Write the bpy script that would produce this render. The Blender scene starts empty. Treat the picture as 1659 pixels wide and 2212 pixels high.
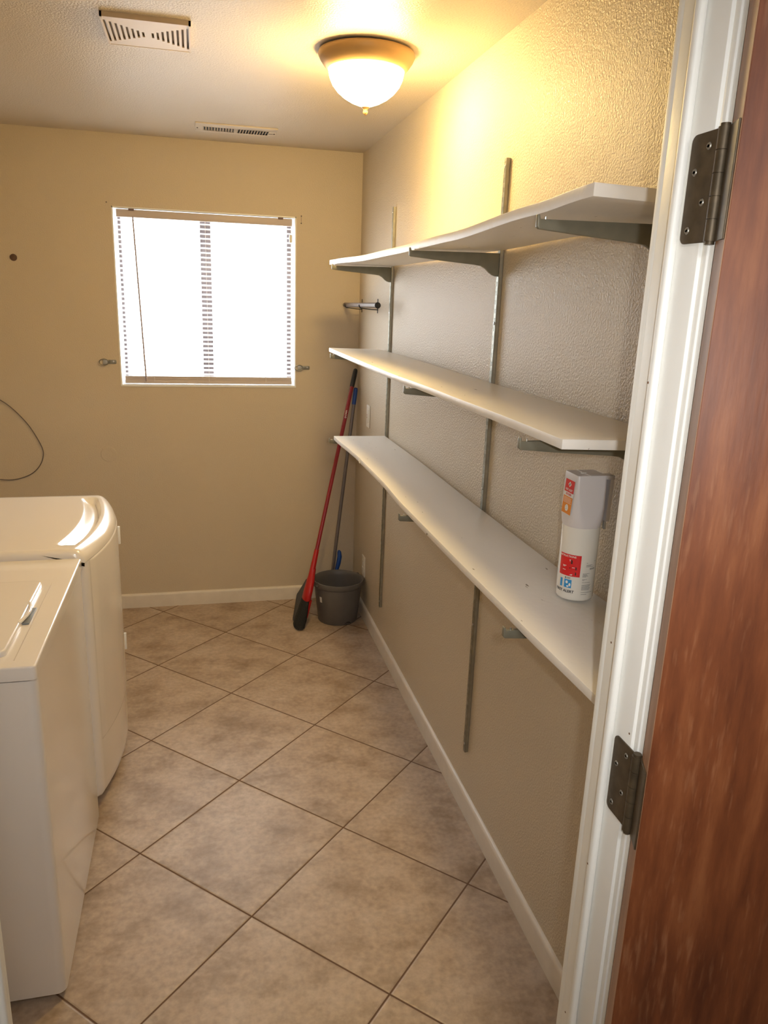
import bpy, bmesh, math, random
from math import sin, cos, pi, radians, sqrt, atan2
from mathutils import Vector, Matrix

random.seed(7)
SC = bpy.context.scene
COL = SC.collection

# ------------------------------------------------------------------ camera
cam_d = bpy.data.cameras.new('camera')
cam = bpy.data.objects.new('camera', cam_d)
COL.objects.link(cam)
CR = Vector((0.9722, -0.2315, 0.0343)).normalized()
CF = Vector((0.2321, 0.9351, -0.2677)).normalized()
CU = CR.cross(CF).normalized()
CR = CF.cross(CU).normalized()
CP = Vector((-0.8665, -4.2082, 1.7169))
cam.matrix_world = Matrix(((CR.x, CU.x, -CF.x, CP.x), (CR.y, CU.y, -CF.y, CP.y), (CR.z, CU.z, -CF.z, CP.z), (0, 0, 0, 1)))
cam_d.sensor_fit = 'VERTICAL'
cam_d.sensor_height = 24.0
cam_d.sensor_width = 18.0
cam_d.lens = 17.918
cam_d.clip_start = 0.02
SC.camera = cam

# ------------------------------------------------------------------ world, lights, exposure
world = bpy.data.worlds.new('world')
SC.world = world
world.use_nodes = True
wn = world.node_tree
for n in list(wn.nodes):
    wn.nodes.remove(n)
wo = wn.nodes.new('ShaderNodeOutputWorld')
wb = wn.nodes.new('ShaderNodeBackground')
wb.inputs['Color'].default_value = (0.97, 0.99, 1.06, 1)
wb.inputs['Strength'].default_value = 14.0
wn.links.new(wb.outputs[0], wo.inputs[0])

SC.view_settings.view_transform = 'Standard'
SC.view_settings.look = 'None'
SC.view_settings.exposure = 0.0
SC.view_settings.gamma = 1.0
SC.view_settings.use_curve_mapping = False

# daylight portal in the window opening (guides the sky light, gives none itself)
pl = bpy.data.lights.new('window_portal', 'AREA')
pl.shape = 'RECTANGLE'
pl.size, pl.size_y = 0.90, 0.87
pl.cycles.is_portal = True
po = bpy.data.objects.new('window_portal', pl)
COL.objects.link(po)
po.location = (-0.798, 0.118, 1.674)
po.rotation_euler = (radians(-90), 0, 0)      # shines towards -y, into the room

# the camera's own flash: right of the lens, a beam along the view
fl = bpy.data.lights.new('camera_flash', 'SPOT')
fl.energy = 31.0
fl.color = (1.0, 0.99, 0.96)
fl.spot_size = radians(92)
fl.spot_blend = 1.0
fl.shadow_soft_size = 0.012
fo = bpy.data.objects.new('camera_flash', fl)
COL.objects.link(fo)
fo.matrix_world = Matrix.Translation(CR * 0.055 + CU * 0.03) @ cam.matrix_world

LAMP_STRENGTH = 114.0
HALL_FILL_STRENGTH = 56.0

# ------------------------------------------------------------------ materials
def new_mat(name):
    m = bpy.data.materials.new(name)
    m.use_nodes = True
    nt = m.node_tree
    return m, nt, nt.nodes['Principled BSDF']

def simple(name, col, rough=0.5, metal=0.0, coat=0.0, bump=0.0, bscale=200.0, spec=0.5, var=0.0, vscale=8.0):
    m, nt, p = new_mat(name)
    p.inputs['Base Color'].default_value = (*col, 1)
    p.inputs['Roughness'].default_value = rough
    p.inputs['Metallic'].default_value = metal
    p.inputs['Coat Weight'].default_value = coat
    p.inputs['Specular IOR Level'].default_value = spec
    tc = nt.nodes.new('ShaderNodeTexCoord')
    if var > 0:
        nz = nt.nodes.new('ShaderNodeTexNoise')
        nz.inputs['Scale'].default_value = vscale
        nz.inputs['Detail'].default_value = 5
        nt.links.new(tc.outputs['Object'], nz.inputs['Vector'])
        cr = nt.nodes.new('ShaderNodeValToRGB')
        cr.color_ramp.elements[0].position = 0.3
        cr.color_ramp.elements[1].position = 0.7
        cr.color_ramp.elements[0].color = (*[c * (1 - var) for c in col], 1)
        cr.color_ramp.elements[1].color = (*[min(1, c * (1 + var)) for c in col], 1)
        nt.links.new(nz.outputs['Fac'], cr.inputs['Fac'])
        nt.links.new(cr.outputs['Color'], p.inputs['Base Color'])
    if bump > 0:
        nz = nt.nodes.new('ShaderNodeTexNoise')
        nz.inputs['Scale'].default_value = bscale
        nz.inputs['Detail'].default_value = 3
        nt.links.new(tc.outputs['Object'], nz.inputs['Vector'])
        b = nt.nodes.new('ShaderNodeBump')
        b.inputs['Strength'].default_value = 1.0
        b.inputs['Distance'].default_value = bump
        nt.links.new(nz.outputs['Fac'], b.inputs['Height'])
        nt.links.new(b.outputs['Normal'], p.inputs['Normal'])
    return m

def wall_paint(name, col, rough, dist, scale, spec=0.5):
    """semi-gloss paint over an orange-peel texture"""
    m, nt, p = new_mat(name)
    p.inputs['Roughness'].default_value = rough
    p.inputs['Specular IOR Level'].default_value = spec
    tc = nt.nodes.new('ShaderNodeTexCoord')
    n1 = nt.nodes.new('ShaderNodeTexNoise')
    n1.inputs['Scale'].default_value = scale
    n1.inputs['Detail'].default_value = 3.0
    n1.inputs['Roughness'].default_value = 0.55
    nt.links.new(tc.outputs['Object'], n1.inputs['Vector'])
    rp = nt.nodes.new('ShaderNodeValToRGB')
    rp.color_ramp.elements[0].position = 0.36
    rp.color_ramp.elements[1].position = 0.66
    nt.links.new(n1.outputs['Fac'], rp.inputs['Fac'])
    b = nt.nodes.new('ShaderNodeBump')
    b.inputs['Distance'].default_value = dist
    nt.links.new(rp.outputs['Color'], b.inputs['Height'])
    nt.links.new(b.outputs['Normal'], p.inputs['Normal'])
    n2 = nt.nodes.new('ShaderNodeTexNoise')
    n2.inputs['Scale'].default_value = 2.2
    n2.inputs['Detail'].default_value = 4
    nt.links.new(tc.outputs['Object'], n2.inputs['Vector'])
    mx = nt.nodes.new('ShaderNodeMix')
    mx.data_type = 'RGBA'
    mx.inputs['A'].default_value = (*[c * 0.96 for c in col], 1)
    mx.inputs['B'].default_value = (*[min(1, c * 1.03) for c in col], 1)
    nt.links.new(n2.outputs['Fac'], mx.inputs['Factor'])
    nt.links.new(mx.outputs['Result'], p.inputs['Base Color'])
    return m

def math_node(nt, op, a=None, b=None, c=None):
    n = nt.nodes.new('ShaderNodeMath')
    n.operation = op
    for i, v in enumerate((a, b, c)):
        if v is None:
            continue
        if isinstance(v, (int, float)):
            n.inputs[i].default_value = v
        else:
            nt.links.new(v, n.inputs[i])
    return n.outputs[0]

TS, TMX, TMY = 0.4626, -0.7611, -2.3813          # tile size and one grout crossing

def floor_tiles():
    m, nt, p = new_mat('floor_tiles')
    tc = nt.nodes.new('ShaderNodeTexCoord')
    sep = nt.nodes.new('ShaderNodeSeparateXYZ')
    nt.links.new(tc.outputs['Object'], sep.inputs[0])
    x = math_node(nt, 'SUBTRACT', sep.outputs[0], TMX)
    y = math_node(nt, 'SUBTRACT', sep.outputs[1], TMY)
    k = 1 / (sqrt(2) * TS)
    u = math_node(nt, 'MULTIPLY', math_node(nt, 'ADD', x, y), k)
    v = math_node(nt, 'MULTIPLY', math_node(nt, 'SUBTRACT', y, x), k)
    def edge(w):
        f = math_node(nt, 'FRACT', w)
        return math_node(nt, 'MINIMUM', f, math_node(nt, 'SUBTRACT', 1.0, f))
    d = math_node(nt, 'MINIMUM', edge(u), edge(v))
    mr = nt.nodes.new('ShaderNodeMapRange')        # 0 in the grout, 1 on the tile
    mr.inputs['From Min'].default_value = 0.0035
    mr.inputs['From Max'].default_value = 0.0075
    nt.links.new(d, mr.inputs['Value'])
    cell = nt.nodes.new('ShaderNodeCombineXYZ')
    nt.links.new(math_node(nt, 'FLOOR', u), cell.inputs[0])
    nt.links.new(math_node(nt, 'FLOOR', v), cell.inputs[1])
    wnz = nt.nodes.new('ShaderNodeTexWhiteNoise')
    wnz.noise_dimensions = '3D'
    nt.links.new(cell.outputs[0], wnz.inputs['Vector'])
    off = nt.nodes.new('ShaderNodeVectorMath')
    off.operation = 'MULTIPLY_ADD'
    nt.links.new(wnz.outputs['Color'], off.inputs[0])
    off.inputs[1].default_value = (7, 7, 7)
    nt.links.new(tc.outputs['Object'], off.inputs[2])
    # cloudy stone pattern, each tile from a different place of the slab
    mp = nt.nodes.new('ShaderNodeMapping')
    mp.inputs['Rotation'].default_value = (0, 0, radians(15))
    mp.inputs['Scale'].default_value = (1.0, 1.35, 1.0)
    nt.links.new(off.outputs[0], mp.inputs['Vector'])
    nz = nt.nodes.new('ShaderNodeTexNoise')
    nz.inputs['Scale'].default_value = 6.0
    nz.inputs['Detail'].default_value = 9
    nz.inputs['Roughness'].default_value = 0.62
    nt.links.new(mp.outputs[0], nz.inputs['Vector'])
    cr = nt.nodes.new('ShaderNodeValToRGB')
    e = cr.color_ramp.elements
    e[0].position = 0.30; e[0].color = (0.285, 0.200, 0.133, 1)
    e[1].position = 0.72; e[1].color = (0.525, 0.430, 0.350, 1)
    q = e.new(0.50); q.color = (0.432, 0.332, 0.250, 1)
    nt.links.new(nz.outputs['Fac'], cr.inputs['Fac'])
    fine = nt.nodes.new('ShaderNodeTexNoise')
    fine.inputs['Scale'].default_value = 60
    fine.inputs['Detail'].default_value = 4
    nt.links.new(off.outputs[0], fine.inputs['Vector'])
    mf = nt.nodes.new('ShaderNodeMix'); mf.data_type = 'RGBA'; mf.blend_type = 'OVERLAY'
    mf.inputs['Factor'].default_value = 0.35
    nt.links.new(cr.outputs['Color'], mf.inputs['A'])
    nt.links.new(fine.outputs['Fac'], mf.inputs['B'])
    gn = nt.nodes.new('ShaderNodeMix'); gn.data_type = 'RGBA'
    gn.inputs['A'].default_value = (0.135, 0.072, 0.040, 1)
    nt.links.new(mr.outputs[0], gn.inputs['Factor'])
    nt.links.new(mf.outputs['Result'], gn.inputs['B'])
    nt.links.new(gn.outputs['Result'], p.inputs['Base Color'])
    rr = nt.nodes.new('ShaderNodeMapRange')
    rr.inputs['To Min'].default_value = 0.85
    rr.inputs['To Max'].default_value = 0.42
    nt.links.new(mr.outputs[0], rr.inputs['Value'])
    nt.links.new(rr.outputs[0], p.inputs['Roughness'])
    # pillowed tile edges and slight waviness
    hh = nt.nodes.new('ShaderNodeMapRange')
    hh.inputs['From Max'].default_value = 0.014
    nt.links.new(d, hh.inputs['Value'])
    hs = math_node(nt, 'ADD', hh.outputs[0], math_node(nt, 'MULTIPLY', nz.outputs['Fac'], 0.35))
    b = nt.nodes.new('ShaderNodeBump')
    b.inputs['Distance'].default_value = 0.0012
    nt.links.new(hs, b.inputs['Height'])
    nt.links.new(b.outputs['Normal'], p.inputs['Normal'])
    return m

def door_wood(name, c0, c1, c2, rough=0.48):
    m, nt, p = new_mat(name)
    tc = nt.nodes.new('ShaderNodeTexCoord')
    mp = nt.nodes.new('ShaderNodeMapping')
    mp.inputs['Scale'].default_value = (16, 16, 2.2)
    nt.links.new(tc.outputs['Object'], mp.inputs['Vector'])
    nz = nt.nodes.new('ShaderNodeTexNoise')
    nz.inputs['Scale'].default_value = 2.0
    nz.inputs['Detail'].default_value = 10
    nz.inputs['Roughness'].default_value = 0.6
    nt.links.new(mp.outputs[0], nz.inputs['Vector'])
    cr = nt.nodes.new('ShaderNodeValToRGB')
    e = cr.color_ramp.elements
    e[0].position = 0.30; e[0].color = (*c0, 1)
    e[1].position = 0.75; e[1].color = (*c2, 1)
    q = e.new(0.52); q.color = (*c1, 1)
    nt.links.new(nz.outputs['Fac'], cr.inputs['Fac'])
    # rubbed patches where the varnish has worn pale
    m2 = nt.nodes.new('ShaderNodeMapping')
    m2.inputs['Scale'].default_value = (75, 75, 9.0)
    nt.links.new(tc.outputs['Object'], m2.inputs['Vector'])
    n2 = nt.nodes.new('ShaderNodeTexNoise')
    n2.inputs['Scale'].default_value = 2.4
    n2.inputs['Detail'].default_value = 6
    nt.links.new(m2.outputs[0], n2.inputs['Vector'])
    n3 = nt.nodes.new('ShaderNodeTexNoise')
    n3.inputs['Scale'].default_value = 4.0
    n3.inputs['Detail'].default_value = 3
    nt.links.new(tc.outputs['Object'], n3.inputs['Vector'])
    w = math_node(nt, 'MULTIPLY', n2.outputs['Fac'], n3.outputs['Fac'])
    wr = nt.nodes.new('ShaderNodeMapRange')
    wr.inputs['From Min'].default_value = 0.29
    wr.inputs['From Max'].default_value = 0.42
    wr.inputs['To Max'].default_value = 0.30
    nt.links.new(w, wr.inputs['Value'])
    mx = nt.nodes.new('ShaderNodeMix'); mx.data_type = 'RGBA'
    nt.links.new(wr.outputs[0], mx.inputs['Factor'])
    nt.links.new(cr.outputs['Color'], mx.inputs['A'])
    mx.inputs['B'].default_value = (0.45, 0.22, 0.11, 1)
    nt.links.new(mx.outputs['Result'], p.inputs['Base Color'])
    p.inputs['Roughness'].default_value = rough
    p.inputs['Specular IOR Level'].default_value = 0.35
    b = nt.nodes.new('ShaderNodeBump')
    b.inputs['Distance'].default_value = 0.00025
    nt.links.new(n2.outputs['Fac'], b.inputs['Height'])
    nt.links.new(b.outputs['Normal'], p.inputs['Normal'])
    return m

def shelf_paint():
    m, nt, p = new_mat('shelf_paint')
    tc = nt.nodes.new('ShaderNodeTexCoord')
    mp = nt.nodes.new('ShaderNodeMapping')
    mp.inputs['Scale'].default_value = (8, 2.2, 8)
    nt.links.new(tc.outputs['Object'], mp.inputs['Vector'])
    nz = nt.nodes.new('ShaderNodeTexNoise')
    nz.inputs['Scale'].default_value = 9.0
    nz.inputs['Detail'].default_value = 8
    nt.links.new(mp.outputs[0], nz.inputs['Vector'])
    cr = nt.nodes.new('ShaderNodeValToRGB')       # a few dark scuffs
    e = cr.color_ramp.elements
    e[0].position = 0.250; e[0].color = (0.22, 0.18, 0.14, 1)
    e[1].position = 0.290; e[1].color = (0.84, 0.81, 0.77, 1)
    nt.links.new(nz.outputs['Fac'], cr.inputs['Fac'])
    nt.links.new(cr.outputs['Color'], p.inputs['Base Color'])
    p.inputs['Roughness'].default_value = 0.38
    n2 = nt.nodes.new('ShaderNodeTexNoise')
    n2.inputs['Scale'].default_value = 45
    n2.inputs['Detail'].default_value = 3
    nt.links.new(tc.outputs['Object'], n2.inputs['Vector'])
    b = nt.nodes.new('ShaderNodeBump')
    b.inputs['Distance'].default_value = 0.0008
    nt.links.new(n2.outputs['Fac'], b.inputs['Height'])
    nt.links.new(b.outputs['Normal'], p.inputs['Normal'])
    return m

def emitter(name, col, strength):
    m, nt, p = new_mat(name)
    p.inputs['Base Color'].default_value = (0.8, 0.8, 0.8, 1)
    p.inputs['Emission Color'].default_value = (*col, 1)
    p.inputs['Emission Strength'].default_value = strength
    p.inputs['Roughness'].default_value = 0.3
    return m

def pane_glass():
    m = bpy.data.materials.new('pane_glass')
    m.use_nodes = True
    nt = m.node_tree
    nt.nodes.clear()
    o = nt.nodes.new('ShaderNodeOutputMaterial')
    t = nt.nodes.new('ShaderNodeBsdfTransparent')
    t.inputs[0].default_value = (0.96, 0.98, 0.97, 1)
    g = nt.nodes.new('ShaderNodeBsdfGlossy')
    g.inputs['Roughness'].default_value = 0.02
    mx = nt.nodes.new('ShaderNodeMixShader')
    mx.inputs[0].default_value = 0.06
    nt.links.new(t.outputs[0], mx.inputs[1])
    nt.links.new(g.outputs[0], mx.inputs[2])
    nt.links.new(mx.outputs[0], o.inputs[0])
    return m

def blind_vinyl(name, tfac):
    m = bpy.data.materials.new(name)
    m.use_nodes = True
    nt = m.node_tree
    nt.nodes.clear()
    o = nt.nodes.new('ShaderNodeOutputMaterial')
    p = nt.nodes.new('ShaderNodeBsdfPrincipled')
    p.inputs['Base Color'].default_value = (0.85, 0.83, 0.80, 1)
    p.inputs['Roughness'].default_value = 0.4
    t = nt.nodes.new('ShaderNodeBsdfTranslucent')
    t.inputs[0].default_value = (0.9, 0.88, 0.86, 1)
    mx = nt.nodes.new('ShaderNodeMixShader')
    mx.inputs[0].default_value = tfac
    nt.links.new(p.outputs[0], mx.inputs[1])
    nt.links.new(t.outputs[0], mx.inputs[2])
    nt.links.new(mx.outputs[0], o.inputs[0])
    return m

WALLC = (0.62, 0.53, 0.40)
M = dict(
    wall=wall_paint('wall_paint', WALLC, 0.42, 0.0006, 180.0),
    wall_gloss=wall_paint('wall_paint_semigloss', WALLC, 0.34, 0.0012, 165.0, 0.42),
    ceil=wall_paint('ceiling_paint', (0.62, 0.545, 0.45), 0.40, 0.0007, 170.0),
    floor=floor_tiles(),
    trim=simple('trim_paint', (0.88, 0.875, 0.84), 0.46, bump=0.0003, bscale=70),
    base=simple('baseboard_paint', (0.74, 0.68, 0.60), 0.40, bump=0.0004, bscale=60, var=0.04, vscale=20),
    reveal=simple('window_reveal_paint', (0.86, 0.86, 0.84), 0.35),
    bronze=simple('window_bronze', (0.16, 0.135, 0.14), 0.4, metal=0.2),
    glass=pane_glass(),
    slat=blind_vinyl('blind_slat', 0.45),
    rail=simple('blind_rail', (0.58, 0.50, 0.46), 0.45),
    wand=simple('wand_plastic', (0.36, 0.29, 0.29), 0.35),
    wood=door_wood('door_veneer', (0.100, 0.026, 0.009), (0.190, 0.055, 0.018), (0.30, 0.105, 0.038)),
    wood_edge=door_wood('door_edge_wood', (0.24, 0.12, 0.06), (0.34, 0.18, 0.10), (0.44, 0.26, 0.16), 0.5),
    brass=simple('hinge_antique_brass', (0.095, 0.070, 0.042), 0.48, metal=0.5, var=0.25, vscale=60),
    screw_dull=simple('hinge_screw_zinc', (0.34, 0.33, 0.30), 0.4, metal=0.8),
    screw=simple('screw_zinc', (0.62, 0.62, 0.60), 0.3, metal=1.0),
    shelf=shelf_paint(),
    steel=simple('standard_zinc', (0.40, 0.39, 0.33), 0.42, metal=0.85, var=0.12, vscale=40),
    bracket=simple('bracket_enamel', (0.23, 0.22, 0.17), 0.45, metal=0.35, var=0.08, vscale=30),
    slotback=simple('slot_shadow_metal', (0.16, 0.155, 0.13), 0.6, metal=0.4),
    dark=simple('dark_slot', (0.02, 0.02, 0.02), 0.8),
    enamel=simple('appliance_enamel', (0.84, 0.80, 0.765), 0.22, coat=0.6, bump=0.00012, bscale=350),
    enamel2=simple('appliance_plastic', (0.72, 0.68, 0.63), 0.4),
    grey=simple('grey_plastic_and_shade', (0.20, 0.22, 0.24), 0.4),
    redp=simple('broom_red_plastic', (0.43, 0.009, 0.010), 0.35),
    redt=simple('broom_red_tube', (0.27, 0.009, 0.018), 0.28),
    blackp=simple('black_rubber', (0.016, 0.016, 0.017), 0.5),
    bluep=simple('blue_plastic', (0.015, 0.075, 0.34), 0.38),
    greyt=simple('grey_steel_tube', (0.21, 0.19, 0.20), 0.35, metal=0.5),
    bristle=simple('bristle_black', (0.014, 0.014, 0.014), 0.8, bump=0.003, bscale=260),
    bristleg=simple('bristle_grey', (0.085, 0.085, 0.088), 0.8, bump=0.003, bscale=260),
    mopw=simple('mop_cloth', (0.45, 0.45, 0.47), 0.9, bump=0.006, bscale=90),
    bucket=simple('bucket_plastic', (0.135, 0.125, 0.118), 0.42, var=0.06, vscale=20),
    paper=simple('paper_white', (0.80, 0.79, 0.76), 0.6),
    can=simple('can_white', (0.82, 0.80, 0.75), 0.16, coat=0.4),
    capw=simple('cap_lilac_white', (0.72, 0.69, 0.71), 0.35),
    red=simple('label_red', (0.72, 0.018, 0.022), 0.35),
    orange=simple('label_orange', (0.82, 0.27, 0.022), 0.35),
    blue=simple('label_blue', (0.03, 0.30, 0.68), 0.35),
    ink=simple('ink_black', (0.02, 0.02, 0.022), 0.5),
    inkg=simple('ink_grey', (0.20, 0.20, 0.20), 0.5),
    white=simple('ink_white', (0.85, 0.85, 0.83), 0.4),
    vent=simple('vent_plastic', (0.64, 0.52, 0.37), 0.45),
    register=simple('register_paint', (0.66, 0.58, 0.48), 0.45),
    outlet=simple('outlet_plastic', (0.78, 0.74, 0.66), 0.35),
    pan=simple('lamp_pan_bronze', (0.44, 0.28, 0.12), 0.42, metal=0.35),
    bowl=emitter('lamp_glass_lit', (1.0, 0.70, 0.275), LAMP_STRENGTH),
    bowl_fill=emitter('hall_fill_glass_lit', (1.0, 1.0, 1.0), HALL_FILL_STRENGTH),
    rod=simple('rod_wood', (0.17, 0.13, 0.11), 0.5, var=0.08, vscale=30),
    cord=simple('cord_grey', (0.13, 0.10, 0.09), 0.5),
    chrome=simple('clip_chrome', (0.27, 0.26, 0.22), 0.35, metal=0.6),
    hall=wall_paint('hall_paint', (0.60, 0.54, 0.44), 0.5, 0.001, 90.0),
)

# ------------------------------------------------------------------ geometry helpers
class MB:
    def __init__(self):
        self.v, self.f = [], []
    def add(self, vs, fs):
        o = len(self.v)
        self.v += [tuple(p) for p in vs]
        self.f += [tuple(i + o for i in f) for f in fs]
        return self
    def box(self, a, b):
        x0, y0, z0 = a; x1, y1, z1 = b
        if x0 > x1: x0, x1 = x1, x0
        if y0 > y1: y0, y1 = y1, y0
        if z0 > z1: z0, z1 = z1, z0
        return self.add([(x0, y0, z0), (x1, y0, z0), (x1, y1, z0), (x0, y1, z0), (x0, y0, z1), (x1, y0, z1), (x1, y1, z1), (x0, y1, z1)],
                        [(0, 3, 2, 1), (4, 5, 6, 7), (0, 1, 5, 4), (1, 2, 6, 5), (2, 3, 7, 6), (3, 0, 4, 7)])
    def obox(self, c, ax, ay, az):
        """box from a centre and three half-axis vectors"""
        c, ax, ay, az = map(Vector, (c, ax, ay, az))
        vs = [c + sx * ax + sy * ay + sz * az for sz in (-1, 1) for sx, sy in ((-1, -1), (1, -1), (1, 1), (-1, 1))]
        return self.add(vs, [(0, 3, 2, 1), (4, 5, 6, 7), (0, 1, 5, 4), (1, 2, 6, 5), (2, 3, 7, 6), (3, 0, 4, 7)])
    def tube(self, pts, radii, n=16, caps=True):
        pts = [Vector(p) for p in pts]
        if isinstance(radii, (int, float)):
            radii = [radii] * len(pts)
        rings = []
        prev = None
        for i, p in enumerate(pts):
            d = (pts[min(i + 1, len(pts) - 1)] - pts[max(i - 1, 0)])
            if d.length < 1e-9:
                d = prev_d
            d.normalize()
            prev_d = d
            if prev is None:
                up = Vector((0, 0, 1)) if abs(d.z) < 0.9 else Vector((1, 0, 0))
                a = d.cross(up).normalized()
            else:
                a = (prev - d * prev.dot(d)).normalized()
            prev = a
            b = d.cross(a)
            rings.append([p + (a * cos(2 * pi * k / n) + b * sin(2 * pi * k / n)) * radii[i] for k in range(n)])
        vs = [q for r in rings for q in r]
        fs = []
        for i in range(len(rings) - 1):
            for k in range(n):
                k2 = (k + 1) % n
                fs.append((i * n + k, i * n + k2, (i + 1) * n + k2, (i + 1) * n + k))
        if caps:
            fs.append(tuple(range(n - 1, -1, -1)))
            fs.append(tuple((len(rings) - 1) * n + k for k in range(n)))
        return self.add(vs, fs)
    def lathe(self, prof, c=(0, 0, 0), n=48, closed=False):
        vs = []
        for r, z in prof:
            for k in range(n):
                t = 2 * pi * k / n
                vs.append((c[0] + r * cos(t), c[1] + r * sin(t), c[2] + z))
        m = len(prof)
        fs = []
        for i in range(m if closed else m - 1):
            j = (i + 1) % m
            for k in range(n):
                k2 = (k + 1) % n
                fs.append((i * n + k, i * n + k2, j * n + k2, j * n + k))
        return self.add(vs, fs)
    def prism(self, poly, y0, y1, plane='xz'):
        """extrude a 2D outline; plane xz extrudes along y, yz along x, xy along z"""
        def mk(a, b, t):
            return {'xz': (a, t, b), 'yz': (t, a, b), 'xy': (a, b, t)}[plane]
        n = len(poly)
        vs = [mk(a, b, y0) for a, b in poly] + [mk(a, b, y1) for a, b in poly]
        fs = [tuple(range(n)), tuple(range(2 * n - 1, n - 1, -1))]
        fs += [(i, i + n, (i + 1) % n + n, (i + 1) % n) for i in range(n)]
        return self.add(vs, fs)
    def sphere(self, c, r, n=12, sz=1.0):
        prof = [(max(1e-5, r * sin(pi * i / n)), -r * sz * cos(pi * i / n)) for i in range(n + 1)]
        return self.lathe(prof, c, n * 2)
    def build(self, name, mat, parent=None, smooth=40, bevel=0.0, seg=2, world=None):
        me = bpy.data.meshes.new(name)
        base = Vector((0, 0, 0))
        if parent is not None:
            base = parent['_w'] if False else WORLD[parent.name]
        me.from_pydata([tuple(Vector(p) - base) for p in self.v], [], self.f)
        me.validate()
        bm = bmesh.new()
        bm.from_mesh(me)
        bmesh.ops.remove_doubles(bm, verts=bm.verts, dist=1e-6)
        bmesh.ops.recalc_face_normals(bm, faces=bm.faces)
        if bevel > 0:
            es = [e for e in bm.edges if len(e.link_faces) == 2 and e.calc_face_angle(0) > radians(30)]
            try:
                bmesh.ops.bevel(bm, geom=es, offset=bevel, segments=seg, affect='EDGES', profile=0.5, clamp_overlap=True)
            except Exception:
                pass
        bm.to_mesh(me)
        bm.free()
        if smooth:
            for p in me.polygons:
                p.use_smooth = True
            me.set_sharp_from_angle(angle=radians(smooth))
        me.materials.append(mat)
        o = bpy.data.objects.new(name, me)
        COL.objects.link(o)
        if parent is not None:
            o.parent = parent
        WORLD[o.name] = base.copy()
        return o

WORLD = {}

def build_each(mb, name, mat, parent=None, **kw):
    """one object per connected piece"""
    par = list(range(len(mb.v)))
    def find(a):
        while par[a] != a:
            par[a] = par[par[a]]
            a = par[a]
        return a
    for f in mb.f:
        for i in f[1:]:
            par[find(i)] = find(f[0])
    groups = {}
    for f in mb.f:
        groups.setdefault(find(f[0]), []).append(f)
    out = []
    for fs in groups.values():
        idx = sorted({i for f in fs for i in f})
        mp = {o: k for k, o in enumerate(idx)}
        q = MB()
        q.v = [mb.v[i] for i in idx]
        q.f = [tuple(mp[i] for i in f) for f in fs]
        out.append(q.build(name, mat, parent, **kw))
    return out

def thing(name, label, cat, loc=(0, 0, 0), group=None):
    o = bpy.data.objects.new(name, None)
    o.empty_display_size = 0.05
    COL.objects.link(o)
    o.location = loc
    WORLD[o.name] = Vector(loc)
    o['label'] = label
    o['category'] = cat
    if group:
        o['group'] = group
    return o

def tag(o, label, cat, group=None):
    o['label'] = label
    o['category'] = cat
    if group:
        o['group'] = group
    return o

def struct(o, label=None):
    o['kind'] = 'structure'
    if label:
        o['label'] = label
    return o

def struct_root(name, loc, label=None):
    o = bpy.data.objects.new(name, None)
    o.empty_display_size = 0.05
    COL.objects.link(o)
    o.location = loc
    WORLD[o.name] = Vector(loc)
    return struct(o, label)

def copy_thing(root, loc, label, group=None):
    r = root.copy(); COL.objects.link(r)
    r.location = loc
    r['label'] = label
    if group: r['group'] = group
    for ch in list(root.children):
        c = ch.copy(); COL.objects.link(c); c.parent = r
        for g in ch.children:
            d = g.copy(); COL.objects.link(d); d.parent = c
    return r

def text_mesh(s, size, fn, bold=0.0, depth=0.0):
    """outline text as mesh, each (u, v) in metres mapped to space by fn; centred"""
    cu = bpy.data.curves.new('lettering', 'FONT')
    cu.body = s
    cu.size = size
    cu.align_x = 'CENTER'
    cu.align_y = 'CENTER'
    cu.offset = bold
    cu.resolution_u = 3
    ob = bpy.data.objects.new('tmp_text', cu)
    COL.objects.link(ob)
    dg = bpy.context.evaluated_depsgraph_get()
    me = bpy.data.meshes.new_from_object(ob.evaluated_get(dg))
    mb = MB()
    mb.v = [tuple(fn(v.co.x, v.co.y)) for v in me.vertices]
    mb.f = [tuple(p.vertices) for p in me.polygons]
    bpy.data.objects.remove(ob)
    bpy.data.meshes.remove(me)
    return mb

def decal(fn, u0, u1, v0, v1, nu=8):
    """thin rectangle following a surface map fn(u, v)"""
    mb = MB()
    vs = []
    for j in (0, 1):
        for i in range(nu + 1):
            vs.append(fn(u0 + (u1 - u0) * i / nu, (v0, v1)[j]))
    mb.add(vs, [(i, i + 1, nu + 2 + i, nu + 1 + i) for i in range(nu)])
    return mb

# ------------------------------------------------------------------ the room shell
H = 2.44
YF = -3.327          # inner face of the front wall
YH = -3.430          # hall face of the front wall
XL = -2.05           # left wall
XJ = -0.32           # jamb on the hinge side
XK = -1.133          # jamb on the latch side
HX1, HY0 = 1.25, -5.1
WX0, WX1, WZ0, WZ1 = -1.2525, -0.344, 1.236, 2.112   # window opening
DH = 2.12

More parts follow.
